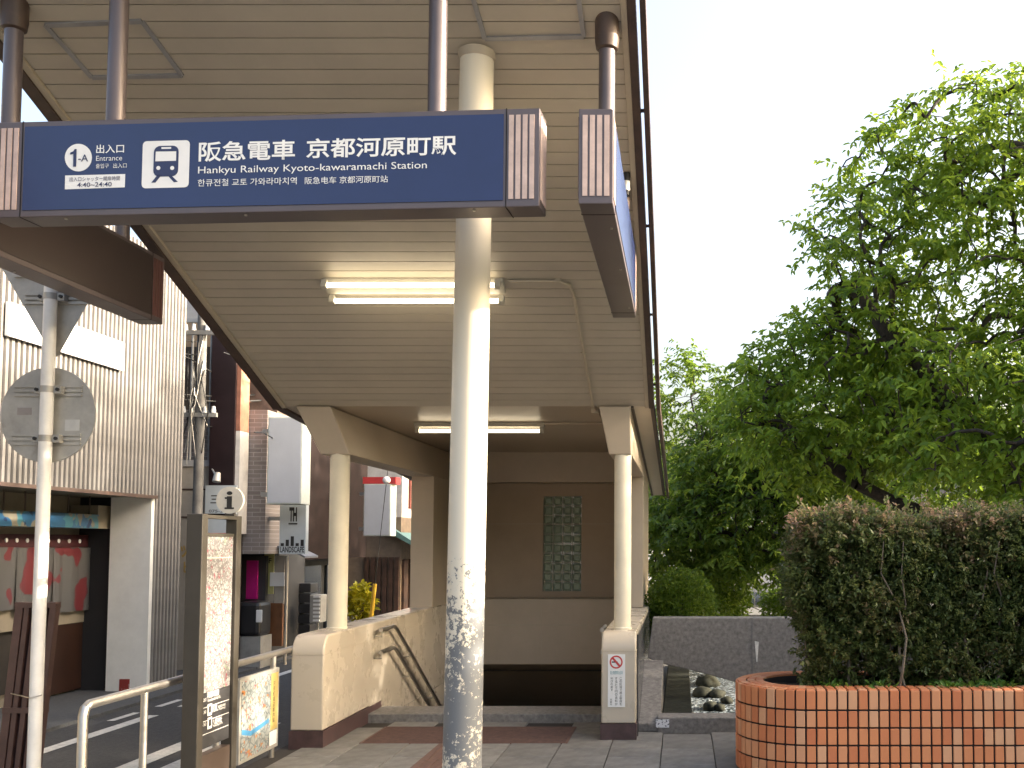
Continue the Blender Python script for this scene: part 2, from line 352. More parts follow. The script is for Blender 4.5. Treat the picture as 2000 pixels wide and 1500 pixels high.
# slatted soffit: every board its own piece
nb = int((YB - YF) / .0925)
for k in range(nb):
    y1 = YB - k * .0925 - .003; y0 = YB - (k + 1) * .0925 + .003
    MB().prism([(xl(y0) + .03, y0, sz(y0)), (XR - .012, y0, sz(y0)), (XR - .012, y1, sz(y1)), (xl(y1) + .03, y1, sz(y1))], un * .018).build('soffit_board', soff, ent)
MB().prism([(xl(YF) - .02, YF, sz(YF) + .03), (XR, YF, sz(YF) + .03), (XR, YB, sz(YB) + .03), (xl(YB) - .02, YB, sz(YB) + .03)], un * .22).build('roof', trim, ent)
def edge_strip(xa, xb, y0, y1, dz0, dz1, name, m):       # along the canopy edge; xa, xb are functions
    MB().add([(xa(y0), y0, sz(y0) + dz0), (xb(y0), y0, sz(y0) + dz0), (xb(y1), y1, sz(y1) + dz0), (xa(y1), y1, sz(y1) + dz0),
              (xa(y0), y0, sz(y0) + dz1), (xb(y0), y0, sz(y0) + dz1), (xb(y1), y1, sz(y1) + dz1), (xa(y1), y1, sz(y1) + dz1)],
             [(3, 2, 1, 0), (4, 5, 6, 7), (0, 1, 5, 4), (1, 2, 6, 5), (2, 3, 7, 6), (3, 0, 4, 7)]).build(name, m, ent)
edge_strip(lambda y: xl(y) - .01, lambda y: xl(y) + .028, YF, YB, -.018, .025, 'edge_trim', trimb)
edge_strip(lambda y: xl(y) - .085, lambda y: xl(y) - .012, YF, YB, -.03, .24, 'fascia', trim)
edge_strip(lambda y: XR - .010, lambda y: XR + .022, YF, YB, -.016, .025, 'edge_trim', trimb)
edge_strip(lambda y: XR + .024, lambda y: XR + .066, YF, YB, -.02, .10, 'fascia', trim)
edge_strip(lambda y: -.207, lambda y: -.176, YF, YB, -.03, .09, 'gutter_board', trim)
for k in range(6):
    y = 3.9 + k * .9; MB().box(XR + .06, -.205, y, y + .02, sz(y) + .06, sz(y) + .075).build('gutter_bracket', trim, ent)
# gentler eaves on both sides behind the bend
def eave(x0, x1, nm, m, t0, t1, ya=8.6, za=ZB, yb=14.7, zb=2.27):
    MB().add([(x0, ya, za + t0), (x1, ya, za + t0), (x1, yb, zb + t0), (x0, yb, zb + t0), (x0, ya, za + t1), (x1, ya, za + t1), (x1, yb, zb + t1), (x0, yb, zb + t1)],
             [(3, 2, 1, 0), (4, 5, 6, 7), (0, 1, 5, 4), (1, 2, 6, 5), (2, 3, 7, 6), (3, 0, 4, 7)]).build(nm, m, ent)
eave(-.40, -.262, 'eave_soffit', soff, 0, .03); eave(-.425, -.402, 'eave_trim', trim, -.012, .05); eave(-.26, -.23, 'eave_trim', trim, -.012, .08); eave(-.207, -.176, 'gutter_board', trim, -.03, .09)
eave(-3.36, -3.06, 'eave_soffit', soff, 0, .03); eave(-3.44, -3.362, 'eave_trim', trim, -.02, .2)
MB().box(-3.10, -.38, 8.62, 14.6, 2.80, 3.05).build('rear_roof', trim, ent)
# low side walls with rounded front caps
def side_wall(x0, x1, yf, zt):
    prof = [(yf, .13)] + [(yf, zt - .14)] + [(yf + .14 - .14 * math.cos(a), zt - .14 + .14 * math.sin(a)) for a in [math.pi / 2 * k / 8 for k in range(1, 9)]] + [(13.4, zt), (13.4, -4), (9.25, -4), (9.25, .13)]
    MB().prism([(x0, y, z) for y, z in prof], (x1 - x0, 0, 0)).build('side_wall', cream, ent, smooth='auto', bevel=.012)
    MB().box(x0 - .006, x1 + .006, yf - .006, 9.6, -.02, .128).build('plinth', plinth, ent)
    MB().box(x0 - .0025, x1 + .0025, yf - .0025, 13.4, zt - .152, zt - .148).build('joint', trimb, ent)
side_wall(-3.04, -2.785, 8.05, .865); side_wall(-.645, -.365, 8.37, .86)
MB().box(-.364, -.352, 8.52, 13.4, -.03, .83).build('outer_cladding', mat('polished_dark_stone', (.06, .065, .07), .18, var=.2, scale=5), ent)
# columns, brackets, beams
for xc, r in ((-2.91, .081), (-.495, .073)):
    MB().tube([(xc, 8.72, .86), (xc, 8.72, .875), (xc, 8.72, .88), (xc, 8.72, 2.36)], [r + .006, r + .006, r, r], 28).build('column', paintw, ent, smooth='auto')
def beam(t0, t1, b0, b1, zb=2.335):
    y0, y1 = 8.58, 13.3
    MB().add([(t0, y0 - .02, 2.735), (t1, y0 - .02, 2.735), (b1, y0 + .06, zb), (b0, y0 + .06, zb), (t0, y1, 2.735), (t1, y1, 2.735), (b1, y1, zb), (b0, y1, zb)],
             [(0, 1, 2, 3), (7, 6, 5, 4), (0, 4, 5, 1), (1, 5, 6, 2), (2, 6, 7, 3), (3, 7, 4, 0)]).build('beam', cream2, ent, bevel=.01)
beam(-3.24, -2.95, -3.05, -2.80); beam(-.69, -.425, -.61, -.42)
for x0, x1 in ((-3.045, -2.79), (-.61, -.425)):
    MB().box(x0, x1, 11.55, 13.38, .862, 2.345).build('pier', cream2, ent, bevel=.008)
    for z in (1.35, 1.82): MB().box(x0 - .002, x1 + .002, 11.547, 13.3, z, z + .005).build('joint', trimb, ent)
MB().box(-3.22, -.44, 8.605, 13.3, 2.742, 2.79).build('ceiling', cream2, ent)
# rear wall, glass blocks, lower bulkhead
GX0, GX1 = at(1061, 1000, 13.3).x, at(1136, 1000, 13.3).x; GZ0, GZ1 = at(1100, 1155, 13.3).z, at(1100, 969, 13.3).z
bk = MB().box(-3.03, GX0, 13.3, 13.5, .6, 2.75).box(GX1, -.44, 13.3, 13.5, .6, 2.75).box(GX0, GX1, 13.3, 13.5, .6, GZ0).box(GX0, GX1, 13.3, 13.5, GZ1, 2.75).build('rear_wall', mat('tan_rear_wall', (.40, .31, .22), .5, var=.06, scale=2), ent)
MB().box(-3.0, -.5, 13.02, 13.298, 2.36, 2.741).build('bulkhead_beam', cream2, ent)
zt_, zb_ = at(1000, 1170, 12.9).z, at(1000, 1298, 12.9).z
MB().box(-2.8, -.62, 12.9, 13.3, zb_, zt_).build('bulkhead', cream2, ent, bevel=.01)
MB().box(-2.8, -.62, 12.897, 13.0, at(1000, 1222, 12.9).z, at(1000, 1219.5, 12.9).z).build('joint', trimb, ent); MB().box(-1.75, -1.745, 12.897, 13.0, zb_, zt_ - .012).build('joint', trimb, ent)
MB().box(-2.8, -.62, 13.296, 13.4, 1.83, 1.835).build('joint', trimb, ent)
gm = bpy.data.materials.new('glass_block'); gm.use_nodes = True; b = gm.node_tree.nodes['Principled BSDF']
b.inputs['Base Color'].default_value = (.30, .37, .28, 1); b.inputs['Roughness'].default_value = .15; b.inputs['Transmission Weight'].default_value = .12; b.inputs['IOR'].default_value = 1.45
bw, bh = (GX1 - GX0) / 4, (GZ1 - GZ0) / 10
gb = bpy.data.meshes.new('glass_block'); b_ = bmesh.new(); bmesh.ops.create_cube(b_, size=1)
for v in b_.verts: v.co = Vector((v.co.x * bw * .88, v.co.y * .1, v.co.z * bh * .88))
bmesh.ops.bevel(b_, geom=b_.edges[:], offset=.012, segments=2, affect='EDGES')
bmesh.ops.inset_region(b_, faces=[f for f in b_.faces if abs(f.normal.y) > .9], thickness=.014, depth=-.008); b_.to_mesh(gb); b_.free(); gb.materials.append(gm)
for i in range(4):
    for j in range(10): link('glass_block', gb, None, ent, loc=(GX0 + (i + .5) * bw, 13.37, GZ0 + (j + .5) * bh))
mb = MB()
for i in range(5): mb.box(GX0 + i * bw - .006, GX0 + i * bw + .006, 13.325, 13.41, GZ0, GZ1)
for j in range(11): mb.box(GX0, GX1, 13.327, 13.409, GZ0 + j * bh - .006, GZ0 + j * bh + .006)
mb.build('glass_block_grid', mat('grid_mortar', (.34, .34, .27), .7), ent)
# threshold step and stairs going down
MB().box(-2.785, -.645, 9.2, 9.65, -.05, .07).build('threshold_step', granite, ent, bevel=.008)
for k in range(14): MB().box(-2.785, -.645, 9.65 + k * .3, 9.99 + k * .3, -.3 - k * .165, .07 - (k + 1) * .165).build('stair_step', granite, ent)
MB().prism([(-2.785, 13.0, zb_ + .03), (-2.785, 18, -2.2), (-2.785, 18, -2.0), (-2.785, 13.0, zb_ + .25)], (2.14, 0, 0)).build('stair_ceiling', cream2, ent)
MB().box(-3.0, -2.785, 13.4, 18, -4, .2).box(-.645, -.4, 13.4, 18, -4, .2).box(-2.785, -.645, 17.8, 18, -4, 0).build('stairwell_wall', cream2, ent)
# grey hatch frames on the soffit
def soffpt(px, py):
    return hit(px, py, Vector((0, YB, ZB)), un)
def hatch(pts, name='hatch_frame'):
    P = [soffpt(*p) for p in pts]; mb = MB()
    for i in range(len(P)):
        a, b2 = P[i], P[(i + 1) % len(P)]; d = (b2 - a).normalized(); s_ = d.cross(un) * .012
        mb.prism([a - s_, b2 - s_, b2 + s_, a + s_], -un * .012)
    mb.build(name, mat('grey_hatch', (.34, .34, .35), .45, metal=.4), ent)
hatch([(90, 48), (278, 40), (356, 146), (180, 150)]); hatch([(920, -20), (1128, -20), (1140, 70), (947, 74)])
# main front column with worn paint
wp = bpy.data.materials.new('worn_column_paint'); wp.use_nodes = True; N = wp.node_tree.nodes; L = wp.node_tree.links; b = N['Principled BSDF']; b.inputs['Roughness'].default_value = .45
tc = N.new('ShaderNodeTexCoord'); sep = N.new('ShaderNodeSeparateXYZ'); L.new(tc.outputs['Object'], sep.inputs[0])
nz = N.new('ShaderNodeTexNoise'); nz.inputs['Scale'].default_value = 34; nz.inputs['Detail'].default_value = 10; nz.inputs['Roughness'].default_value = .74; L.new(tc.outputs['Object'], nz.inputs['Vector'])
n2 = N.new('ShaderNodeTexNoise'); n2.inputs['Scale'].default_value = 3.2; n2.inputs['Detail'].default_value = 3; L.new(tc.outputs['Object'], n2.inputs['Vector'])
mr = N.new('ShaderNodeValToRGB'); cr = mr.color_ramp
mp = N.new('ShaderNodeMapRange'); mp.inputs[1].default_value = 0; mp.inputs[2].default_value = 2; L.new(sep.outputs['Z'], mp.inputs[0]); L.new(mp.outputs[0], mr.inputs['Fac'])
for i, (a, c) in enumerate(((0, .47), (.25, .54), (.40, .60), (.58, .54), (.74, .50), (.84, .12))):
    e = cr.elements[0] if i == 0 else cr.elements.new(a) if i < 5 else cr.elements[len(cr.elements) - 1]
    e.position = a; e.color = (c, c, c, 1)
ad = N.new('ShaderNodeMath'); ad.operation = 'ADD'; L.new(mr.outputs[0], ad.inputs[0])
ml = N.new('ShaderNodeMath'); ml.operation = 'MULTIPLY_ADD'; ml.inputs[1].default_value = .5; L.new(n2.outputs['Fac'], ml.inputs[0]); ml.inputs[2].default_value = -.25; L.new(ml.outputs[0], ad.inputs[1])
gt = N.new('ShaderNodeMath'); gt.operation = 'SUBTRACT'; L.new(ad.outputs[0], gt.inputs[0]); L.new(nz.outputs['Fac'], gt.inputs[1])
rp = N.new('ShaderNodeValToRGB'); rp.color_ramp.elements[0].position = .0; rp.color_ramp.elements[1].position = .03; L.new(gt.outputs[0], rp.inputs['Fac'])
mx = N.new('ShaderNodeMix'); mx.data_type = 'RGBA'; mx.inputs['A'].default_value = (.74, .68, .55, 1); mx.inputs['B'].default_value = (.16, .17, .18, 1)
L.new(rp.outputs['Color'], mx.inputs['Factor']); L.new(mx.outputs['Result'], b.inputs['Base Color'])
bp = N.new('ShaderNodeBump'); bp.inputs['Strength'].default_value = .4; bp.inputs['Distance'].default_value = .004; bp.invert = True; L.new(rp.outputs['Color'], bp.inputs['Height']); L.new(bp.outputs['Normal'], b.inputs['Normal'])
ct = soffpt(932, 112); cb = at(903, 1480, ct.y)
pc = Vector((ct.x, ct.y, 0)); pb = Vector((cb.x, ct.y, 0))
col = MB().tube([(pb.x - .006, pb.y, -.05), (ct.x, ct.y, sz(ct.y) + .03)], [.1, .089], 40).build('front_column', wp, ent, smooth='auto')
MB().tube([(ct.x, ct.y, sz(ct.y) - .02), (ct.x, ct.y, sz(ct.y) + .02)], [.092, .104], 32).build('column_collar', trimb, ent, smooth='auto')

# handrails in the stairwell
for sx, xw, lab in ((1, -2.785, 'pair of steel handrails on the left stair wall running down'), (-1, -.645, 'pair of steel handrails on the right stair wall behind the notice')):
    hr = thing('stair_handrail', lab, 'handrail', (xw + sx * .07, 9.6, .5), 'stairwell handrails')
    x = xw + sx * .07
    for zt in (.80, .60):
        rl_ = MB().tube([(x, 9.32, zt), (x, 9.75, zt), (x, 9.84, zt - .025), (x, 13.0, zt - .025 - 3.16 * .56)], .019, 12).build('rail', steel, hr, smooth='auto')
        for yy in (9.36, 10.3, 11.3, 12.3):
            zz = zt if yy < 9.8 else zt - .025 - (yy - 9.84) * .56
            MB().tube([(x, yy, zz), (x, yy, zz - .06), (xw, yy, zz - .06)], .008, 6).build('bracket', steel, rl_)
# ================================================================== SIGN BOXES
def sign_box(name, label, O, u, wv, length, depth, h, facem, backm, poles, cap=.15):
    """O: bottom corner on the face plane; u along the length, wv from the face backwards."""
    O, u, wv = Vector(O), Vector(u).normalized(), Vector(wv).normalized(); v = Vector((0, 0, 1))
    t = thing(name, label, 'sign', O + u * length / 2 + wv * depth / 2, 'station sign boxes under the canopy')
    MB().obox(O + v * 0, u * length, wv * depth, v * h).build('housing', signf, t, bevel=.004)
    for side, m in ((0, facem), (1, backm)):
        off = -wv * .004 if side == 0 else wv * depth
        MB().obox(O + u * (cap + .012) + v * .03 + off, u * (length - 2 * cap - .024), wv * .004, v * (h - .055)).build('face_panel', m, t)
        for e in (0, 1):
            for k in range(4):
                s0 = (.018 + k * .031) if e == 0 else (length - cap + .012 + k * .031)
                MB().obox(O + u * s0 + v * .035 + off, u * .021, wv * .004, v * (h - .065)).build('light_strip', stripm if side == 0 else mat('brown_strip', (.12, .05, .045), .5), t)
            MB().obox(O + u * (cap - .002 if e == 0 else length - cap - .002) - wv * .0015 - v * .0015, u * .004, wv * (depth + .003), v * (h + .003)).build('joint', dark, t)
    for e in (0, 1):
        for k in range(4):
            MB().obox(O + (u * length if e else -u * .004) + wv * (.017 + k * .032) + v * .035, u * .004, wv * .022, v * (h - .065)).build('light_strip', stripm, t)
    for a in (.35, length * .47, length - .3):
        MB().tube([O + u * a + wv * .03 - v * .006, O + u * a + wv * .03 + v * .002], .007, 8).build('screw', steel, t)
    for p in poles:
        P = O + u * p[0] + wv * (depth * .5 + p[1]); ztop = p[2] if len(p) > 2 and p[2] else sz(P.y)
        po_ = MB().tube([P + v * (h - .01), Vector((P.x, P.y, ztop + .01))], .042, 24).build('pole', signf, t, smooth='auto')
        if not (len(p) > 2 and p[2]):
            MB().tube([Vector((P.x, P.y, ztop - .15)), Vector((P.x, P.y, ztop - .14)), Vector((P.x, P.y, ztop - .10)), Vector((P.x, P.y, ztop + .03))], [.043, .056, .062, .062], 24).build('collar', trim, po_, smooth='auto')
    return t, O, u, v
PL, PR = at(45, 420, 4.61), at(1053, 407, 4.46)
zb0 = (PL.z + PR.z) / 2; PL.z = PR.z = zb0; u_ = (PR - PL).normalized(); n_ = Vector((u_.y, -u_.x, 0)); LEN = (PR - PL).length + .165
O_ = PR - u_ * LEN
main, O_, u_, v_ = sign_box('station_sign', 'long blue station name sign box with white lettering and train pictogram', O_, u_, -n_, LEN, .15, .446, signblue, signbrown, [(.53, .02), (LEN - .49, .0)])
def uv(px, py):
    p = hit(px, py, O_ + n_ * .004, n_); return (p - O_).dot(u_), p.z - O_.z
def sgn(s, x0, y0, x1, y1, m=white, bold=0, lift=.0055):
    a = uv(x0, y0); b2 = uv(x1, y1); return lettering(s, O_, u_, v_, a[0], a[1], b2[0], b2[1], m, main, bold, lift)
def sgnpoly(pts, m, name, lift=.0052, par=None):
    a = [uv(*p) for p in pts]; return MB().add(planepoly(a, O_, u_, v_, lift), [tuple(range(len(a)))]).build(name, m, par or main)
def ell(cx, cy, rx, ry, n=36): return [(cx + rx * math.cos(2 * math.pi * k / n), cy + ry * math.sin(2 * math.pi * k / n)) for k in range(n)]
def rrect(x0, y0, x1, y1, r, sk=0):
    pts = []
    for cx, cy, a0 in ((x1 - r, y0 + r, -90), (x1 - r, y1 - r, 0), (x0 + r, y1 - r, 90), (x0 + r, y0 + r, 180)):
        for k in range(6): a = R(a0 + k * 18); pts.append((cx + r * math.cos(a), cy + r * math.sin(a)))
    xm = (x0 + x1) / 2; return [(x - (y - (y0 + y1) / 2) * .03, y - (x - xm) * .025) for x, y in pts]
sgnpoly(ell(153.4, 308, 26.5, 27), white, 'number_disc')
sgnpoly([(143.5, 326), (149.5, 326), (150.5, 291.5), (146.5, 291.5), (144.5, 295.5), (138, 298.5), (138, 302.5), (144, 301)], navy, 'numeral', .007); sgn('-A', 153.5, 316, 173, 302, navy, .005, .007)
sgn('出入口', 188, 300, 243, 281.5, white, .012); sgn('Entrance', 188, 314.5, 239, 303.5, white, -.004)
sgn('출입구', 187.5, 329, 213, 319.5); sgn('出入口', 221.5, 328.5, 248, 318.5)
sgnpoly([(127, 370), (244, 366), (245, 340), (127.5, 343)], white, 'hours_plate')
sgn('出入口シャッター開扉時間', 136.5, 355, 235, 344, navy, .0, .007); sgn('4:40~24:40', 151.5, 366, 219, 355.5, navy, .005, .007)
sgnpoly(rrect(278, 275, 370, 367, 8), white, 'pictogram_plate')
trn = sgnpoly(rrect(300.5, 285, 349, 345, 12), navy, 'pictogram_train', .0062)
sgnpoly([(304, 315.5), (344.5, 314.5), (345, 296), (305, 296.5)], white, 'pictogram_window', .0070, trn); sgnpoly([(316, 291.5), (335, 291), (335, 287.5), (316, 288)], white, 'pictogram_headboard', .0070, trn)
for cx in (310, 337): sgnpoly(ell(cx, 328.5, 4, 4, 16), white, 'pictogram_lamp', .0070, trn)
sgnpoly([(296, 357), (304, 357), (316, 342), (308, 342)], navy, 'pictogram_rail', .0062); sgnpoly([(334, 342), (327, 342), (340, 356), (348, 355.5)], navy, 'pictogram_rail', .0062)
sgn('阪急電車', 388, 316.5, 577, 272.5, white, .018); sgn('京都河原町駅', 598, 310, 892, 263.5, white, .018)
sgn('Hankyu Railway Kyoto-kawaramachi Station', 387, 343.5, 834, 315, white, 0)
sgn('한큐전철 교토 가와라마치역', 386.5, 364.5, 580, 346); sgn('阪急电车 京都河原町站', 595.5, 360, 758, 342.5)
zr = zb0 - .0
ER, EL_ = at(1197, 398, 4.45), at(1133, 398, 4.45)
rs, _, _, _ = sign_box('station_sign', 'glossy blue sign box seen end-on along the right canopy edge', (ER.x, 4.45, ER.z), (0, 1, 0), (-1, 0, 0), 2.30, .152, .43, signblue, signbrown, [(.64, 0), (1.75, 0)])
lsx = atx(318, 634, -3.42)
ls, _, _, _ = sign_box('station_sign', 'dark brown sign box hanging along the left canopy edge', (-3.57, lsx.y - 2.5, lsx.z), (0, 1, 0), (1, 0, 0), 2.5, .15, .44, signblue, signbrown, [(.79, .165), (2.12, 0, 3.80)])
yy = lsx.y - 2.5 + .79; MB().box(-3.43, -3.29, yy - .02, yy + .02, lsx.z + .40, lsx.z + .445).build('pole_bracket', signf, ls)
yy = lsx.y - 2.5 + 2.12; MB().box(-3.55, xl(yy) + .02, yy - .02, yy + .02, 3.72, 3.76).build('pole_bracket', signf, ls)

# ================================================================== LAMPS, CONDUIT, CAMERA
def lamp(label, cx, cy, z, slope, L_, tubes):
    t = thing('fluorescent_lamp', label, 'lamp', (cx, cy, z)); n = Vector((0, slope, 1)).normalized(); s_ = Vector((0, 1, -slope)).normalized(); X = Vector((1, 0, 0)); P = Vector((cx, cy, z))
    wd = .13 if tubes == 2 else .07
    MB().obox(P - X * L_ / 2 - s_ * wd / 2 - n * .05, X * L_, s_ * wd, n * .048).build('housing', mat('lamp_enamel', (.50, .47, .39), .45), t, bevel=.008)
    for k in range(tubes):
        o = 0 if tubes == 1 else (-.088 if k == 0 else .088); c = P + s_ * o - n * .085
        tb_ = MB().tube([c - X * (L_ / 2 - .045), c + X * (L_ / 2 - .045)], .0165, 14).build('tube', tubem, t, smooth='auto')
        for e in (-1, 1): MB().obox(c + X * e * (L_ / 2 - .03) - X * .02 - s_ * .022 - n * .022, X * .04, s_ * .044, n * .06).build('socket', mat('lamp_enamel', (.50, .47, .39), .45), tb_, bevel=.005)
lp = soffpt(811, 553); lamp('twin tube fluorescent lamp lit on the sloping soffit', lp.x, lp.y, lp.z, SL, 1.25, 2)
l2 = at(937, 822, 9.75); lamp('single tube fluorescent lamp lit over the stairs', l2.x, 9.75, 2.742, 0, 1.25, 1)
P = [soffpt(995, 546) - un * .015, soffpt(1090, 546) - un * .015, soffpt(1112, 553) - un * .015, soffpt(1122, 580) - un * .015, soffpt(1158, 790) - un * .015]
cd = thing('conduit', 'thin beige conduit pipe running from the soffit lamp to the right beam', 'pipe', P[0])
MB().tube(P + [Vector((P[-1].x + .01, 8.75, 2.725))], .011, 8).build('pipe', trimb, cd, smooth='auto')
MB().tube([Vector((l2.x + .62, 9.72, 2.728)), Vector((-.73, 9.72, 2.728)), Vector((-.73, 8.75, 2.728))], .010, 8).build('pipe', trimb, cd, smooth='auto')
MB().box(P[-1].x - .03, P[-1].x + .035, 8.72, 8.8, 2.70, 2.741).build('junction_box', trimb, cd)
for q in (P[1], soffpt(1140, 690)): MB().obox(q - Vector((.022, .02, 0)), (.044, 0, 0), (0, .03, 0), un * .02).build('pipe_clip', trimb, cd)
q = soffpt(1224, 338); sc = thing('security_camera', 'small white camera hanging from the soffit beside the right sign', 'camera', q)
MB().tube([q, q - Vector((0, 0, .05))], .022, 14).build('mount', black, sc, smooth='auto'); MB().tube([q - Vector((0, 0, .05)), q - Vector((0, .02, .12))], .02, 14).build('body', white, sc, smooth='auto'); MB().tube([q - Vector((0, .02, .12)), q - Vector((0, .03, .15))], [.014, .017], 12).build('lens', black, sc, smooth='auto')

# no smoking notice on the right wall end
ns = thing('no_smoking_notice', 'white no smoking notice stuck on the right wall end', 'notice', (-.5, 8.365, .4))
NO = Vector((-.645, 8.366, 0)); U = Vector((1, 0, 0)); V = Vector((0, 0, 1))
def nuv(px, py): p = at(px, py, 8.366); return p.x + .645, p.z
a = nuv(1187, 1381); c = nuv(1221, 1278); MB().box(NO.x + a[0], NO.x + c[0], 8.3635, 8.368, a[1], c[1]).build('paper', white, ns)
redm = mat('sign_red', (.55, .05, .05), .5, var=.08)
def ring(cx, cz, r0, r1, n=32):
    vs = [(NO.x + cx + r * math.cos(2 * math.pi * k / n), 8.3615, cz + r * math.sin(2 * math.pi * k / n)) for r in (r0, r1) for k in range(n)]
    return MB().add(vs, [(k, (k + 1) % n, n + (k + 1) % n, n + k) for k in range(n)])
cc = nuv(1203.5, 1293); ring(cc[0], cc[1], .041, .053).build('prohibition_ring', redm, ns)
d = .036; MB().add([(NO.x + cc[0] - d, 8.3612, cc[1] + d - .008), (NO.x + cc[0] - d + .012, 8.3612, cc[1] + d + .004), (NO.x + cc[0] + d, 8.3612, cc[1] - d + .008), (NO.x + cc[0] + d - .012, 8.3612, cc[1] - d - .004)], [(0, 1, 2, 3)]).build('prohibition_bar', redm, ns)
MB().box(NO.x + cc[0] - .035, NO.x + cc[0] + .012, 8.3618, 8.3632, cc[1] - .005, cc[1] + .005).build('cigarette', black, ns)
O2 = Vector((-.645, 8.3632, 0))
def vtext(s, x, ytop, ybot, w_, m, par, O, Uv, Vv, conv, lift=.002):
    n = len(s); ht = (ybot - ytop) / n
    for k, ch in enumerate(s):
        p0 = conv(x - w_ / 2, ytop + (k + .92) * ht); p1 = conv(x + w_ / 2, ytop + (k + .08) * ht)
        lettering(ch, O, Uv, Vv, p0[0], p0[1], p1[0], p1[1], m, par, .0, lift)
vtext('この区域で路上喫煙を', 1212.5, 1322, 1378, 5, black, ns, O2, U, V, nuv); vtext('すると千円の過料が', 1203.5, 1322, 1378, 5, black, ns, O2, U, V, nuv)
vtext('科されます', 1195, 1322, 1350, 5, black, ns, O2, U, V, nuv); vtext('京都市', 1193.5, 1364, 1378, 4, black, ns, O2, U, V, nuv)
p0, p1 = nuv(1192, 1317), nuv(1216, 1310); lettering('路上喫煙等禁止区域', O2, U, V, p0[0], p0[1], p1[0], p1[1], mat('teal_print', (.1, .35, .38), .5), ns, 0, .002)

# ================================================================== STREET FURNITURE (left)
# stainless railing
rl = thing('street_railing', 'stainless steel tube railing between the road and the plaza', 'railing', (-3.06, 6.8, 0))
xr, zr_ = -3.06, .755
MB().tube([(xr, 5.30, -.05), (xr, 5.30, zr_ - .05), (xr, 5.315, zr_ - .015), (xr, 5.35, zr_), (xr, 11.5, zr_), (xr, 11.54, zr_ - .02), (xr, 11.55, zr_ - .06), (xr, 11.55, -.05)], .0245, 16).build('top_rail', steel, rl, smooth='auto')
for y in (5.9, 6.82, 7.75, 8.7, 9.65, 10.6): MB().tube([(xr, y, -.05), (xr, y, zr_)], .02, 14).build('post', steel, rl, smooth='auto')
# information pylon
XP = -2.90
yl, yr = atx(391, 1200, XP).y, atx(452, 1200, XP).y
ip = thing('information_pylon', 'bronze information pylon with city map and round i disc', 'information sign', (XP - .05, (yl + yr) / 2, 0))
ztp = at(390, 1004, yl).z
MB().box(XP - .06, XP + .035, yl - .075, yl, -.05, ztp).build('post', pyl, ip, bevel=.004); MB().box(XP - .05, XP + .022, yr, yr + .075, -.05, ztp).build('post', pyl, ip, bevel=.004)
MB().box(XP - .05, XP + .02, yl, yr, ztp - .025, ztp - .003).build('crossbar', pyl, ip); MB().box(XP - .05, XP + .01, yl, yr, .02, .30).build('base_panel', mat('brown_base_panel', (.07, .05, .04), .5), ip)
def puv(px, py): p = atx(px, py, XP); return p.y - yl, p.z
zm1, zm0 = puv(430, 1048)[1], puv(421, 1347)[1]; zd0 = puv(418, 1453)[1]
def mapmat(name, base, lines, blobs, sc_=1):
    m = bpy.data.materials.new(name); m.use_nodes = True; N = m.node_tree.nodes; L = m.node_tree.links; b = N['Principled BSDF']; b.inputs['Roughness'].default_value = .3
    tc = N.new('ShaderNodeTexCoord'); out = None
    def mix(fac, a, bcol):
        mx = N.new('ShaderNodeMix'); mx.data_type = 'RGBA'; L.new(fac, mx.inputs['Factor'])
        if isinstance(a, tuple): mx.inputs['A'].default_value = (*a, 1)
        else: L.new(a, mx.inputs['A'])
        mx.inputs['B'].default_value = (*bcol, 1); return mx.outputs['Result']
    out = base
    for (c, s_, th) in lines:
        vo = N.new('ShaderNodeTexVoronoi'); vo.feature = 'DISTANCE_TO_EDGE'; vo.inputs['Scale'].default_value = s_; L.new(tc.outputs['Object'], vo.inputs['Vector'])
        lt = N.new('ShaderNodeMath'); lt.operation = 'LESS_THAN'; lt.inputs[1].default_value = th; L.new(vo.outputs['Distance'], lt.inputs[0]); out = mix(lt.outputs[0], out, c)
    for (c, s_, th) in blobs:
        nz = N.new('ShaderNodeTexNoise'); nz.inputs['Scale'].default_value = s_; nz.inputs['Detail'].default_value = 1; L.new(tc.outputs['Object'], nz.inputs['Vector'])
        gt = N.new('ShaderNodeMath'); gt.operation = 'GREATER_THAN'; gt.inputs[1].default_value = th; L.new(nz.outputs['Fac'], gt.inputs[0]); out = mix(gt.outputs[0], out, c)
    L.new(out, b.inputs['Base Color']); MATS[name] = m; return m
mm = mapmat('city_map_print', (.33, .33, .325), [((.19, .17, .17), 14, .07), ((.15, .145, .145), 40, .09)], [((.30, .06, .09), 30, .66), ((.22, .28, .2), 22, .68), ((.05, .05, .05), 60, .66)])
MB().box(XP - .03, XP, yl, yr, zm0, zm1).build('map_panel', mm, ip); MB().box(XP - .03, XP + .001, yl, yr, zd0, zm0 - .004).build('direction_panel', pyld, ip)
MB().box(XP - .03, XP + .006, yl, yr, zm1, zm1 + .02).build('panel_rail', pyl, ip)
MB().box(XP, XP + .0015, yl + .01, yr - .01, puv(430, 1090)[1], puv(430, 1088)[1]).build('map_rule', mat('grey_rule', (.5, .48, .42), .5), ip)
PO = Vector((XP, yl, 0)); PU = Vector((0, 1, 0)); PV = Vector((0, 0, 1))
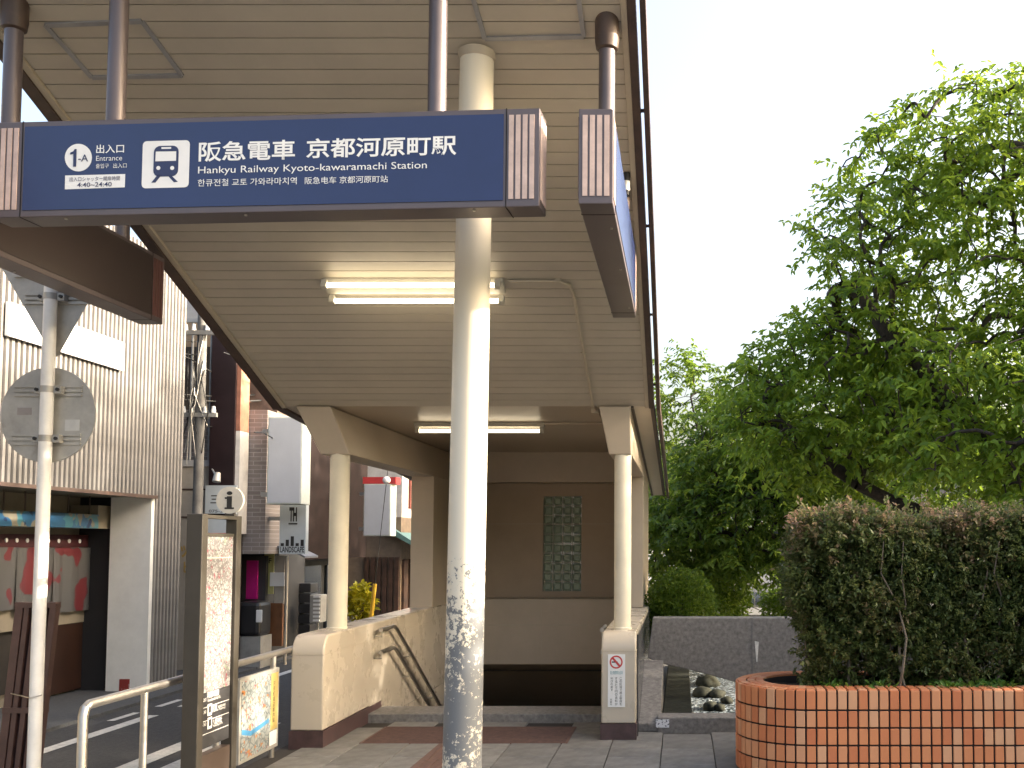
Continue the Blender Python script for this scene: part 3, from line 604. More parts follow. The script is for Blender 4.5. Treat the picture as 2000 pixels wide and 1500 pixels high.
for s, x0, y0, x1, y1 in (('河原町通', 403, 1366, 427, 1344), ('Kawaramachi-dori St.', 405, 1371, 430, 1357), ('京阪', 413, 1391, 424, 1372), ('祇園四条駅', 425, 1385, 440, 1371), ('Keihan Railway', 414, 1394, 440, 1377), ('八坂神社', 414, 1419, 433, 1396), ('Yasaka-jinja Shrine', 415, 1423, 434, 1407)):
    a = puv(x0, y0); c = puv(x1, y1); hgt = (a[1], c[1])
    big = len(s) < 6; zc = puv((x0 + x1) / 2, (y0 + y1) / 2)[1]; hh = .038 if s in ('河原町通', '京阪', '八坂神社') else .018
    lettering(s, PO, PU, PV, a[0], zc - hh / 2, c[0], zc + hh / 2, white, ip, .01 if hh > .03 else 0, .0025)
for yc in (1376, 1402, 1427): z = puv(418, yc)[1]; MB().box(XP + .001, XP + .0028, yl + .01, yr - .01, z - .0015, z + .0015).build('divider', white, ip)
for yc in (1386, 1412): a = puv(409, yc); MB().box(XP + .001, XP + .003, yl + a[0] - .028, yl + a[0] + .028, a[1] - .035, a[1] + .035).build('pictogram', white, ip); MB().box(XP + .003, XP + .0042, yl + a[0] - .014, yl + a[0] + .014, a[1] - .018, a[1] + .022).build('pictogram_mark', pyld, ip)
for s, py in (('120', 1372), ('330', 1396), ('550', 1420)): a = puv(394, py); c = puv(402, py - 7); lettering(s, PO, PU, PV, a[0], a[1], c[0], a[1] + .02, white, ip, 0, .0025)
ic = at(450, 977, yr + .01); MB().tube([ic + Vector((0, .012, 0)), ic - Vector((0, .012, 0))], .088, 40).build('information_disc', mat('disc_cream', (.66, .63, .56), .5, stain=((.4, .34, .26), 9, .68, 1)), ip, smooth='auto')
MB().box(ic.x - .03, ic.x + .03, ic.y - .01, ic.y + .01, ztp - .005, ic.z - .07).build('disc_stem', pyl, ip)
lettering('i', (ic.x, ic.y - .012, ic.z), (1, 0, 0), (0, 0, 1), -.019, -.058, .019, .058, black, ip, .02, .003)
for z in (-.058, -.0): MB().box(ic.x - .030 , ic.x + (.030 if z < -.01 else .0), ic.y - .0155, ic.y - .0125, ic.z + z + (.0 if z < -.01 else .008), ic.z + z + (.011 if z < -.01 else .019)).build('letter_serif', black, ip)
# framed map on the railing
XM = -2.99; y0m, y1m = atx(468, 1400, XM).y, atx(544, 1400, XM).y; z1m, z0m = .665, .085
mp_ = thing('framed_area_map', 'framed street map board with blue river fixed to the railing', 'map board', (XM, (y0m + y1m) / 2, z0m))
MB().box(XM - .035, XM, y0m, y1m, z0m, z1m).build('frame', galv, mp_, bevel=.004)
MB().box(XM, XM + .003, y0m + .025, y1m - .025, z0m + .025, z1m - .025).build('map_print', mapmat('area_map_print', (.33, .36, .355), [((.17, .20, .21), 20, .08)], [((.42, .18, .05), 20, .66), ((.35, .06, .06), 34, .69), ((.05, .06, .07), 55, .67)]), mp_)
MB().box(XM + .003, XM + .0045, y1m - .16, y1m - .03, z0m + .14, z1m - .03).build('title_band', mat('yellow_print', (.48, .37, .13), .5), mp_)
MB().prism([(XM + .003, y0m + .03, z0m + .20), (XM + .003, y0m + .18, z0m + .165), (XM + .003, y1m - .19, z0m + .205), (XM + .003, y1m - .19, z0m + .235), (XM + .003, y0m + .18, z0m + .2), (XM + .003, y0m + .03, z0m + .235)], (.0012, 0, 0)).build('river_band', mat('river_blue', (.06, .22, .40), .5), mp_)
MB().box(XM + .003, XM + .0045, y1m - .17, y1m - .04, z0m + .03, z0m + .13).build('legend', white, mp_)
for k, ch in enumerate('河原町周辺案内図'): z = z1m - .09 - k * .038; lettering(ch, (XM + .0045, 0, 0), (0, 1, 0), (0, 0, 1), y1m - .125, z - .032, y1m - .09, z, black, mp_, 0, .001)
# traffic sign seen from the back
YS = 6.3; p0 = at(66, 1490, YS); p1 = at(100, 552, YS)
ts = thing('traffic_sign', 'white pole with the grey backs of a triangular and a round road sign', 'road sign', (p0.x - .012, YS, 0))
dp = (p1 - p0); MB().tube([p0 - dp * (p0.z + .05) / dp.z, p1 + dp * .12], .038, 24).build('pole', polew, ts, smooth='auto')
cC = at(97, 811, YS + .075); cC.y = YS + .06
bm = MB(); n = 48; bm.tube([cC, cC + Vector((0, .004, 0))], .30, n).build('round_plate', galv, ts)
MB().tube([cC - Vector((0, .004, 0)), cC - Vector((0, .001, 0))], [.298, .30], 48).build('plate_rim', galv, ts)
Tp = [at(108, 704, YS + .06), at(240, 470, YS + .06), at(-28, 470, YS + .06)]; poly = []
for i in range(3):
    a, b2, c2 = Tp[i - 1], Tp[i], Tp[(i + 1) % 3]; d1 = (a - b2).normalized(); d2 = (c2 - b2).normalized()
    for k in range(5): t = k / 4; poly.append(b2 + d1 * .05 * (1 - t) ** 2 + d2 * .05 * t ** 2)
MB().prism(poly, (0, .004, 0)).build('triangle_plate', galv, ts)
def rail_(px0, px1, py):
    a = at(px0, py, YS + .05); b2 = at(px1, py, YS + .05); mb = MB()
    for dz in (-.028, .0, .028): mb.box(a.x, b2.x, YS + .046, YS + .06, a.z + dz - .008, a.z + dz + .008)
    mb.build('mounting_rail', galv, ts)
    xm = p0.x + (p1.x - p0.x) * (a.z - p0.z) / (p1.z - p0.z)
    cl_ = MB().tube([(xm, YS, a.z - .02), (xm, YS, a.z + .02)], .0405, 24).build('clamp', galv, ts, smooth='auto')
    for e in (-1, 1): MB().box(xm + e * .06 - .022, xm + e * .06 + .022, YS + .0, YS + .045, a.z - .024, a.z + .024).build('clamp_ear', galv, cl_); MB().tube([(xm + e * .065, YS - .012, a.z), (xm + e * .065, YS + .0, a.z)], .011, 8).build('bolt', black, cl_)
rail_(48, 180, 583); rail_(28, 160, 763); rail_(22, 157, 858); rail_(28, 180, 530)
MB().box(cC.x - .19, cC.x - .10, cC.y - .006, cC.y - .0045, cC.z + .0, cC.z + .045).build('sticker', mat('old_sticker', (.3, .27, .25), .6), ts); MB().box(cC.x + .11, cC.x + .2, cC.y - .006, cC.y - .0045, cC.z - .1, cC.z - .03).build('sticker', mat('pale_sticker', (.55, .55, .53), .6), ts)
# brown steel stand
q0, q1 = at(30, 1178, 6.5), at(110, 1178, 6.5); xa, xb, zt = q0.x, q1.x, q0.z
st = thing('sign_stand', 'leaning brown steel stand seen from behind, wired to the white pole', 'sign stand', ((xa + xb) / 2, 6.45, 0))
def lean(x, z, dx=0): f = (zt - z) / zt; return Vector((x - .10 * f + dx, 6.5 + .0 * f, z))
for x0, x1 in ((xa, xa + .05), (xb - .04, xb)): MB().add([lean(x0, -.05), lean(x1, -.05), lean(x1, zt), lean(x0, zt)] + [lean(x0, -.05) + Vector((0, .05, 0)), lean(x1, -.05) + Vector((0, .05, 0)), lean(x1, zt) + Vector((0, .05, 0)), lean(x0, zt) + Vector((0, .05, 0))], [(0, 1, 2, 3), (7, 6, 5, 4), (0, 4, 5, 1), (1, 5, 6, 2), (2, 6, 7, 3), (3, 7, 4, 0)]).build('side_rail', brownmetal, st, bevel=.003)
for k in range(3): x0 = xa + .06 + k * .055; MB().add([lean(x0, -.04), lean(x0 + .03, -.04), lean(x0 + .03, zt - .03), lean(x0, zt - .03)] + [lean(x0, -.04) + Vector((0, .03, 0)), lean(x0 + .03, -.04) + Vector((0, .03, 0)), lean(x0 + .03, zt - .03) + Vector((0, .03, 0)), lean(x0, zt - .03) + Vector((0, .03, 0))], [(0, 1, 2, 3), (7, 6, 5, 4), (0, 4, 5, 1), (1, 5, 6, 2), (2, 6, 7, 3), (3, 7, 4, 0)]).build('back_rib', brownmetal, st)
for z in (zt - .03, .52): a = lean(xa, z); b2 = lean(xb, z); MB().box(a.x, b2.x, 6.495, 6.555, z, z + .035).build('cross_rail', brownmetal, st)
MB().add([lean(xa + .02, -.03) + Vector((0, .035, 0)), lean(xb - .02, -.03) + Vector((0, .035, 0)), lean(xb - .02, zt - .01) + Vector((0, .035, 0)), lean(xa + .02, zt - .01) + Vector((0, .035, 0))], [(0, 1, 2, 3)]).build('board', mat('stand_board', (.05, .025, .03), .5), st)
wz = at(60, 1360, 6.3).z; MB().tube([(xa + .0, 6.49, wz - .01), (p0.x, 6.24, wz + .0), (p0.x + .05, 6.27, wz + .01), (xb - .06, 6.49, wz + .02)], .004, 6).build('tie_wire', steel, st)

# ================================================================== CORRUGATED SHOP (left)
XF = -5.70; YC = 11.72; ZT = 4.78; ZL = 2.1
sh = thing('corrugated_shop', 'corner shop clad in corrugated metal with a recessed curtained entrance', 'building', (-7, 9, 0))
cor = mat('corrugated_metal', (.215, .205, .195), .5, metal=.15, var=.18, scale=3, stain=((.15, .125, .105), 2.2, .58, .25))
MB().box(-10.5, XF - .03, 1.5, YC, ZL, ZT).build('upper_wall', mat('dark_siding', (.016, .015, .017), .7), sh)
MB().box(-10.5, XF - .03, 11.16, YC, -.04, ZL - .002).build('corner_wall', mat('dark_siding', (.016, .015, .017), .7), sh)
def ribmesh(h):
    me = MB(); pr = [(0, -.022), (.014, -.018), (.014, .018), (0, .022)]
    me.prism([(x, y, 0) for x, y in pr], (0, 0, h)); return me
def shared(mb_, m):
    o = mb_.build('rib', m, sh); return o.data, o
nY = int((YC - 5.0) / .075); meU, oU = shared(ribmesh(ZT - ZL), cor); meF, oF = shared(ribmesh(ZT + .03), cor)
bpy.data.objects.remove(oU); bpy.data.objects.remove(oF)
for k in range(nY):
    y = YC - .03 - k * .075; full = y > 11.13
    link('rib', meF if full else meU, None, sh, loc=(XF - .030, y, -.03 if full else ZL))
MB().box(XF - .05, XF + .012, 5.0, 11.13, ZL - .035, ZL).build('lintel_edge', trim, sh)
wb = [atx(52, 626, XF + .02), atx(242, 666, XF + .02), atx(238, 724, XF + .02)]
MB().box(XF + .0, XF + .03, wb[0].y - .25, wb[1].y, wb[2].z, wb[1].z - .02).build('blank_signboard', mat('white_board', (.85, .85, .85), .5, var=.02), sh)
XI = -6.45
wallc = mat('shop_plaster', (.27, .235, .175), .75, var=.08); whitep = mat('white_pilaster', (.74, .74, .71), .6, var=.05, stain=((.4, .39, .36), 5, .7, 1))
MB().box(XI - .3, XI - .1, 4, 11.55, -.04, ZL).build('shop_wall', wallc, sh); MB().box(XI - .1, -6.16, 11.5, 11.6, -.04, ZL).build('shop_side_wall', wallc, sh)
MB().box(-6.17, XF - .031, 11.08, 11.157, -.04, ZL - .003).build('pilaster', whitep, sh); MB().box(-6.16, -6.1, 11.16, 11.5, -.04, ZL - .004).build('inner_pilaster', wallc, sh)
MB().box(-6.02, -5.91, 11.074, 11.079, -.02, .13).build('red_patch', mat('peeled_red', (.25, .03, .025), .7, stain=((.6, .58, .55), 20, .55, 1)), sh); MB().box(-6.3, -6.165, 11.38, 11.5, -.03, .22).build('skirting', black, sh)
MB().box(XI - .4, XF - .06, 4, 11.5, ZL - .02, ZL - .005).build('porch_ceiling', wallc, sh)
def onI(px, py, X=XI): return atx(px, py, X)
for x0, x1, y0, y1, nm, m, X0, X1 in ((95, 180, 1210, 1338, 'door_panel', mat('brown_wood', (.04, .017, .010), .5, var=.2, scale=4), XI - .1, XI - .03), (182, 206, 1035, 1340, 'door_frame', wallc, XI - .1, XI), (-60, 180, 1192, 1212, 'counter_edge', wallc, XI - .1, XI - .02),
                                      (-200, 180, 1040, 1068, 'lattice_band', mat('deep_maroon', (.06, .012, .015), .6), XI - .06, XI + .0), (-200, 60, 1210, 1345, 'dark_doorway', dark, XI - .1, XI - .06)):
    a = onI(x0, y0, X1); c2 = onI(x1, y1, X1); MB().box(X0, X1, a.y, c2.y, max(-.03, c2.z), a.z).build(nm, m, sh)
for k in range(9):
    p = onI(12 + k * 20.5, 1055 + k * .3, XI + .001); MB().tube([p, p + Vector((.006, 0, 0))], .022, 12).build('paper_lantern_dot', white, sh)
nor = mapmat('noren_print', (.10, .10, .10), [], [((.14, .03, .035), 4.5, .58)], 1)
for x0, x1 in ((-150, 32), (34, 103), (106, 178)):
    a = onI(x0, 1070, XI + .03); c2 = onI(x1, 1190, XI + .03); n = 10; mb = MB(); vs_ = []
    for k in range(n + 1):
        y = a.y + (c2.y - a.y) * k / n
        for z, bulge in ((a.z, 0), ((a.z + c2.z) / 2, .012), (c2.z, .02)): vs_.append((XI + .03 + bulge * math.sin(k * 1.7), y, z))
    fs_ = [(k * 3 + j, (k + 1) * 3 + j, (k + 1) * 3 + j + 1, k * 3 + j + 1) for k in range(n) for j in range(2)]
    mb.add(vs_, fs_).build('curtain', nor, sh, smooth=True)
blu = mapmat('blue_shop_lettering', (.22, .20, .155), [], [((.035, .12, .24), 5.5, .47), ((.07, .21, .27), 8, .60), ((.015, .03, .10), 6, .66)], 1)
a = onI(-250, 984, XI + .25); c2 = onI(192, 1032, XI + .25); MB().box(XI - .05, XI + .25, a.y, c2.y, c2.z, a.z).build('fascia_sign', blu, sh); MB().box(XI - .05, XI + .24, c2.y + .002, 11.5, c2.z, a.z + .1).build('fascia_end', wallc, sh)
for k in range(5): p = onI(8 + k * 42, 960, XI + .2); MB().tube([(XI + .2, p.y, ZL - .02), (XI + .2, p.y, ZL - .24)], .008, 6).build('sign_hanger', trim, sh)
MB().box(XI, XI + .012, 11.3, 11.36, 1.0, 1.12).build('switch_plate', galv, sh)

# ================================================================== BUILDINGS DOWN THE STREET (left)
def quadbox(x0, y0, x1, y1, Y, depth): a = at(x0, y1, Y); c2 = at(x1, y0, Y); return (a.x, c2.x, Y, Y + depth, max(a.z, -.04), c2.z)
b1 = thing('beige_building', 'narrow beige building with barred balcony behind the corrugated shop', 'building', (-6.9, 13, 0))
bg_ = mat('beige_render', (.42, .38, .32), .8, var=.1)
MB().box(-9.5, -5.95, 12.9, 16, -.04, 2.55).build('lower_wall', bg_, b1); MB().box(-9.5, -5.98, 13.6, 16, 2.55, 4.598).build('upper_wall', mat('tan_render', (.26, .19, .12), .8, var=.3, scale=3), b1)
MB().box(-9.5, -5.9, 12.88, 13.62, 2.551, 2.63).build('balcony_slab', greyw, b1); MB().box(-7.0, -5.96, 13.55, 13.6, 2.7, 4.2).build('window', dark, b1)
for k in range(9): x = -6.95 + k * .12; MB().tube([(x, 12.95, 2.63), (x, 12.95, 4.4)], .016, 6).build('balcony_bar', galv, b1)
MB().box(-7.2, -5.93, 12.93, 12.97, 4.4, 4.45).build('balcony_rail', galv, b1); MB().box(-9.5, -5.97, 13.65, 16, 4.6, 5.5).build('rooftop_wall', greyw, b1)
for z in (1.9, 2.25): MB().box(-9.5, -5.949, 12.893, 12.9, z, z + .02).build('wall_joint', trim, b1)
for s, x, y in (('ッ', 352, 1075), ('ビ', 358, 1105)): a = at(x, y + 14, 12.88); c2 = at(x + 16, y - 10, 12.88); lettering(s, (0, 12.888, 0), (1, 0, 0), (0, 0, 1), a.x, a.z, c2.x, c2.z, mat('gold_letters', (.45, .30, .08), .4), b1, .03, .006)
b2_ = thing('maroon_tower', 'tall dark maroon sign tower with white signboards', 'building', (-5.75, 13.1, 0))
q = quadbox(398, 560, 465, 1310, 12.82, .3); MB().box(q[0], q[1], q[2], q[3], -.04, 7.0).build('tower_wall', maroon, b2_)
MB().box(q[1], q[1] + .05, 12.86, 13.12, 3.0, 7.0).build('side_render', mat('terracotta_render', (.45, .20, .13), .8, var=.25, scale=5, stain=((.15, .1, .09), 6, .62, 1)), b2_); MB().box(q[1], q[1] + .055, 12.86, 13.12, 1.7, 2.998).build('side_plaster', mat('white_plaster', (.72, .68, .62), .8), b2_)
q = quadbox(400, 948, 462, 1003, 12.78, .04); MB().box(*q).build('signboard', mat('pale_signboard', (.55, .60, .62), .5, var=.04), b2_); q2 = quadbox(402, 1012, 442, 1048, 12.78, .04); MB().box(*q2).build('signboard', mat('pale_signboard', (.5, .5, .5)), b2_)
a = at(411, 983, 12.78); lettering('三', (0, 12.78, 0), (1, 0, 0), (0, 0, 1), a.x, a.z, a.x + .1, a.z + .1, black, b2_, .01, .002); a = at(408, 1001, 12.78); lettering('075-241', (0, 12.78, 0), (1, 0, 0), (0, 0, 1), a.x, a.z, a.x + .24, a.z + .035, black, b2_, 0, .002)
a = at(405, 1049, 12.78); MB().box(a.x, a.x + .23, 12.774, 12.78, a.z, a.z + .05).build('red_notice_band', redm, b2_)
sp = at(425, 930, 12.6); MB().tube([sp + Vector((-.16, .2, .1)), sp + Vector((-.05, .05, .02)), sp], .01, 6).build('lamp_arm', galv, b2_); MB().tube([sp + Vector((0, 0, .04)), sp - Vector((0, .03, .07))], [.035, .05], 14).build('spot_lamp', galv, b2_, smooth='auto')
# tiled building with courses of thin tiles
b3 = thing('grey_tiled_building', 'grey brick tiled building with shop entrance under a curved canopy', 'building', (-6.3, 14.4, 0))
brickm = bpy.data.materials.new('thin_brick_tiles'); brickm.use_nodes = True; N = brickm.node_tree.nodes; L = brickm.node_tree.links; b = N['Principled BSDF']; b.inputs['Roughness'].default_value = .7
tc = N.new('ShaderNodeTexCoord'); mpn = N.new('ShaderNodeMapping'); mpn.inputs['Rotation'].default_value = (R(90), 0, 0); L.new(tc.outputs['Object'], mpn.inputs[0])
bt = N.new('ShaderNodeTexBrick'); bt.inputs['Scale'].default_value = 1; bt.inputs['Brick Width'].default_value = .2; bt.inputs['Row Height'].default_value = .055; bt.inputs['Mortar Size'].default_value = .004
bt.inputs['Color1'].default_value = (.20, .17, .155, 1); bt.inputs['Color2'].default_value = (.27, .23, .21, 1); bt.inputs['Mortar'].default_value = (.36, .34, .32, 1); L.new(mpn.outputs[0], bt.inputs['Vector']); L.new(bt.outputs['Color'], b.inputs['Base Color'])
bp = N.new('ShaderNodeBump'); bp.inputs['Strength'].default_value = .5; bp.inputs['Distance'].default_value = .006; L.new(bt.outputs['Fac'], bp.inputs['Height']); bp.invert = True; L.new(bp.outputs[0], b.inputs['Normal'])
q = quadbox(470, 838, 522, 1082, 13.14, 2.2); MB().box(-9, q[1], 13.14, 14.15, q[4], 3.3).build('tile_wall', brickm, b3); MB().box(-9, q[1] - .1, 13.7, 14.15, 3.3, 5.2).build('upper_wall', mat('umber_render', (.14, .09, .07), .8, var=.3), b3)
MB().box(-9, q[1] - .2, 13.76, 15.1, -.04, q[4]).build('shop_wall', mat('charcoal_front', (.04, .04, .042), .6), b3)
q = quadbox(470, 1086, 520, 1250, 13.66, .08); MB().box(*q).build('dark_shopfront', mat('charcoal_front', (.04, .04, .042), .6), b3); q = quadbox(480, 1095, 503, 1170, 13.62, .05); MB().box(*q).build('magenta_poster', mat('magenta_poster', (.50, .01, .22), .4), b3)
q = quadbox(515, 1075, 535, 1160, 13.74, .03); MB().box(*q).build('yellow_poster', mat('yellow_poster', (.5, .46, .18), .6), b3); q = quadbox(514, 1178, 552, 1262, 13.74, .05); MB().box(*q).build('wooden_panel', mat('orange_wood', (.20, .085, .035), .5, var=.2), b3)
q = quadbox(527, 1118, 556, 1145, 13.7, .02); MB().box(*q).build('paper_notice', white, b3); q = quadbox(536, 1085, 556, 1180, 13.745, .03); MB().box(*q).build('beige_door', bg_, b3)
a = at(513, 1100, 13.735); lettering('OF', (0, 13.735, 0), (1, 0, 0), (0, 0, 1), a.x, a.z, a.x + .12, a.z + .07, black, b3, .02, .003)
mb = MB(); pa = [at(515 + (595 - 515) * k / 10, 1066 + 24 * (k / 10) ** 1.8, 13.55) for k in range(11)]
for k in range(10):
    mb.prism([pa[k], pa[k + 1], pa[k + 1] + Vector((0, 0, .025)), pa[k] + Vector((0, 0, .025))], (0, .5, 0))
mb.build('curved_canopy', mat('grey_canopy', (.22, .23, .25), .4), b3)
a = at(561, 1085, 13.6); c2 = at(557, 1258, 13.6); MB().tube([(c2.x, 13.6, -.04), (a.x, 13.6, a.z)], .022, 12).build('canopy_post', steel, b3, smooth='auto')
q = quadbox(468, 1175, 514, 1242, 13.3, .4); MB().box(q[0], q[1], 13.2, 13.6, q[4], q[5]).build('covered_bin', mat('black_cover', (.02, .02, .022), .35), b3, bevel=.05); q = quadbox(468, 1242, 514, 1310, 13.3, .4); MB().box(q[0], q[1], 13.22, 13.58, -.02, q[5] - .001).build('metal_plinth', galv, b3)
a = at(506, 1205, 13.19); MB().box(a.x - .04, a.x + .04, 13.185, 13.2, a.z - .07, a.z + .09).build('white_bag', white, b3, bevel=.02)
def lightbox(label, x0, y0, x1, y1, Y, w_, extra=None):
    q = quadbox(x0, y0, x1, y1, Y, w_); t = thing('sign_lightbox', label, 'sign', ((q[0] + q[1]) / 2, Y, q[4]))
    MB().box(*q).build('housing', mat('lightbox_edge', (.62, .66, .60), .5), t, bevel=.01); MB().box(q[0] + .02, q[1] - .02, Y - .006, Y, q[4] + .02, q[5] - .02).build('face', mat('lightbox_face', (.50, .52, .55), .35, var=.03), t)
    MB().box(q[0] - .12, q[0], Y + w_ * .4, Y + w_ * .6, q[4] + .1, q[4] + .16).box(q[0] - .12, q[0], Y + w_ * .4, Y + w_ * .6, q[5] - .2, q[5] - .14).build('bracket', galv, t); return t, q
lightbox('large blank white projecting lightbox above the curved canopy', 520, 814, 592, 985, 12.8, .3)
t, q = lightbox('blank white projecting lightbox under a red band, farther down the street', 709, 945, 764, 1047, 18.0, .35); MB().box(q[0] - .02, q[1] + .08, 18.0, 18.3, q[5] + .002, q[5] + .12).build('red_cap', redm, t)
q = quadbox(545, 986, 598, 1082, 13.2, .1); t = thing('shop_sign', 'white square shop sign with black skyline print', 'sign', ((q[0] + q[1]) / 2, 13.2, q[4])); MB().box(q[0] - .35, q[0], 13.25, 13.29, q[5] - .2, q[5] - .15).build('bracket', galv, t); MB().box(*q).build('panel', mat('pale_signboard', (.55, .60, .62)), t)
W_ = q[1] - q[0]; H_ = q[5] - q[4]; O3 = (q[0], 13.2, q[4]); lettering('TH', O3, (1, 0, 0), (0, 0, 1), W_ * .36, H_ * .66, W_ * .66, H_ * .95, black, t, .05, .003); lettering('LANDSCAPE', O3, (1, 0, 0), (0, 0, 1), W_ * .04, H_ * .03, W_ * .96, H_ * .15, black, t, .02, .003); MB().box(q[0] + W_ * .34, q[0] + W_ * .68, 13.195, 13.199, q[4] + H_ * .6, q[4] + H_ * .63).build('logo_bar', black, t)
for k in range(5): x = q[0] + W_ * (.12 + .19 * k); MB().box(x - .02, x + .02, 13.195, 13.199, q[4] + H_ * .16, q[4] + H_ * (.22 + .07 * (k % 3))).build('skyline_mark', black, t)
b4 = thing('dark_clad_building', 'dark brown clad building over a black shopfront', 'building', (-6.5, 17, 0))
MB().box(-9.5, -5.95, 14.2, 19.4, 1.32, 5.5).build('upper_wall', mat('dark_brown_cladding', (.018, .012, .011), .75, var=.3, scale=4, spec=.08), b4); MB().box(-9.5, -6.25, 15.3, 19.2, -.04, 1.318).build('shopfront', black, b4)
for k in range(3): y = 15.6 + k * 1.2; MB().box(-6.252, -6.2, y, y + .9, .1, 1.2).build('shop_window', mat('dark_glass', (.02, .025, .03), .1), b4)
def louvre(label, x0, y0, x1, y1, Y):
    q = quadbox(x0, y0, x1, y1, Y, .25); t = thing('louvred_unit', label, 'air conditioner', ((q[0] + q[1]) / 2, Y, q[4])); MB().box(*q).build('casing', galv, t, bevel=.01)
    n = 7
    for k in range(n): z = q[4] + (q[5] - q[4]) * (k + .3) / n; MB().box(q[0] + (q[1] - q[0]) * .35, q[1] - .01, Y - .02, Y + .0, z, z + (q[5] - q[4]) / n * .5).build('louvre', white, t)
    MB().box((q[0] + q[1]) / 2 - .015, (q[0] + q[1]) / 2 + .015, Y + .1, Y + .13, -.04, q[4]).build('stand', galv, t)
louvre('white louvred unit on a stand left of the cream column', 604, 1162, 627, 1216, 14.6); louvre('white louvred unit right of the cream column', 675, 1168, 690, 1216, 16.0)
cs = thing('stacked_black_crates', 'tall stack of black crates in front of the black shopfront', 'crates', (at(585, 1240, 15).x, 15, 0))
for k in range(7): a = at(575, 1250, 14.9); MB().box(a.x, a.x + .22, 14.9, 15.2, -.03 + k * .15, .10 + k * .15).build('crate', mat('crate_black', (.035, .036, .04), .4), cs, bevel=.01)
b5 = thing('timber_house', 'old timber house with a green awning at the street end', 'building', (-6.5, 23, 0))
timb = mat('dark_timber', (.07, .035, .022), .7, var=.4, scale=6)
MB().box(-10, -5.6, 20.5, 27, -.04, 2.1).build('wall', mat('brown_plaster', (.22, .16, .11), .8, var=.2), b5); MB().box(-10, -5.7, 20.9, 27, 2.1, 5).build('upper_wall', mat('pale_house_wall', (.55, .53, .5), .8), b5)
for k in range(9): y = 20.6 + k * .5; MB().box(-5.6, -5.55, y, y + .3, -.04, 1.25).build('timber_board', timb, b5)
for k in range(6): x = -6.3 + k * .12; MB().box(x, x + .08, 20.44, 20.5, -.04, 1.3).build('timber_board', timb, b5)
MB().prism([(-6.0, 20.3, 2.05), (-4.9, 20.3, 1.35), (-4.9, 20.3, 1.3), (-6.0, 20.3, 1.9)], (0, 3.5, 0)).build('awning', mat('green_awning', (.12, .24, .22), .6, var=.15), b5)
for k in range(5): MB().box(-5.72, -5.66, 21.4 + k * .16, 21.48 + k * .16, 2.3, 3.6).build('red_lattice', mat('red_timber', (.2, .05, .03), .6), b5)
fb = thing('far_building', 'pale far building closing the street', 'building', (-6, 40, 0)); MB().box(-14, -1.5, 40, 44, -.04, 6).build('wall', mat('far_wall', (.5, .47, .44), .8), fb)
for k in range(6):
    for j in range(2): MB().box(-13 + k * 1.8, -12 + k * 1.8, 39.96, 40, 1 + j * 2.4, 2.3 + j * 2.4).build('window', mat('dark_glass', (.02, .025, .03), .1), fb)
yp = thing('garden_plant', 'yellow green leafy plant beside the yellow wire guard', 'plant', (at(705, 1210, 15.9).x, 15.9, -.04)); c_ = at(705, 1178, 15.9)
p = ellipsoid_pts((c_.x, 15.9, c_.z), (.22, .2, .32), 500, .2); leaves_mesh('foliage', p, rng.normal(0, 1, (500, 3)), rng.uniform(.07, .13, 500), .5, leaf_mat('yellow_leaf', (.2, .22, .01), (.32, .30, .012), (.42, .38, .02), .5), yp)
MB().tube([(c_.x, 15.9, -.04), (c_.x + .03, 15.9, .5), (c_.x, 15.9, c_.z)], [.015, .012, .006], 6).build('stem', bark, yp)
# guy wire with yellow guard
gy = thing('guy_wire', 'yellow guarded guy wire with white insulator ball', 'guy wire', (at(728, 1200, 15.5).x, 15.5, 0))
a, c2 = at(724, 1215, 15.5), at(756, 930, 15.5); dn = (c2 - a); MB().tube([a - dn * .55, c2 + dn * 1.2], .006, 6).build('wire', black, gy)
MB().tube([a - dn * .5, a + dn * .26], .03, 12).build('guard', mat('guard_yellow', (.70, .42, .03), .5), gy, smooth='auto')
bm = bmesh.new(); bmesh.ops.create_icosphere(bm, subdivisions=3, radius=.06); me = bpy.data.meshes.new('insulator'); bm.to_mesh(me); bm.free(); link('insulator', me, white, gy, True, loc=at(755, 938, 15.5))
up_ = thing('utility_pole', 'concrete utility pole with tangled cables beside the barred balcony', 'utility pole', (-5.55, 12.3, 0))
px_ = at(392, 760, 12.3).x; MB().tube([(px_, 12.3, -.05), (px_, 12.3, 8)], [.06, .05], 12).build('pole', concrete, up_, smooth='auto')
for z in (3.1, 4.1): ca_ = MB().box(px_ - .22, px_ + .22, 12.24, 12.29, z, z + .05).build('crossarm', galv, up_); [MB().tube([(px_ + e, 12.26, z + .05), (px_ + e, 12.26, z + .13)], [.03, .018], 10).build('insulator', white, ca_) for e in (-.18, -.08, .08, .18)]
for k in range(9):
    a = Vector((px_ + random.uniform(-.15, .15), 12.26, random.uniform(3.6, 4.2))); c2 = Vector((px_ + random.uniform(-.2, .12), 12.26, random.uniform(2.5, 3.2))); m_ = (a + c2) / 2 + Vector((random.uniform(-.12, .12), -.05, 0)); MB().tube([a, m_, c2], .007, 5).build('drop_cable', galv if k % 2 else black, up_)
cables = [((350, 640), (430, 618)), ((345, 660), (460, 640)), ((345, 690), (470, 655)), ((345, 770), (640, 740)), ((350, 780), (660, 752)), ((360, 830), (600, 800)), ((370, 700), (560, 770)), ((470, 700), (640, 760)), ((520, 845), (600, 848))]
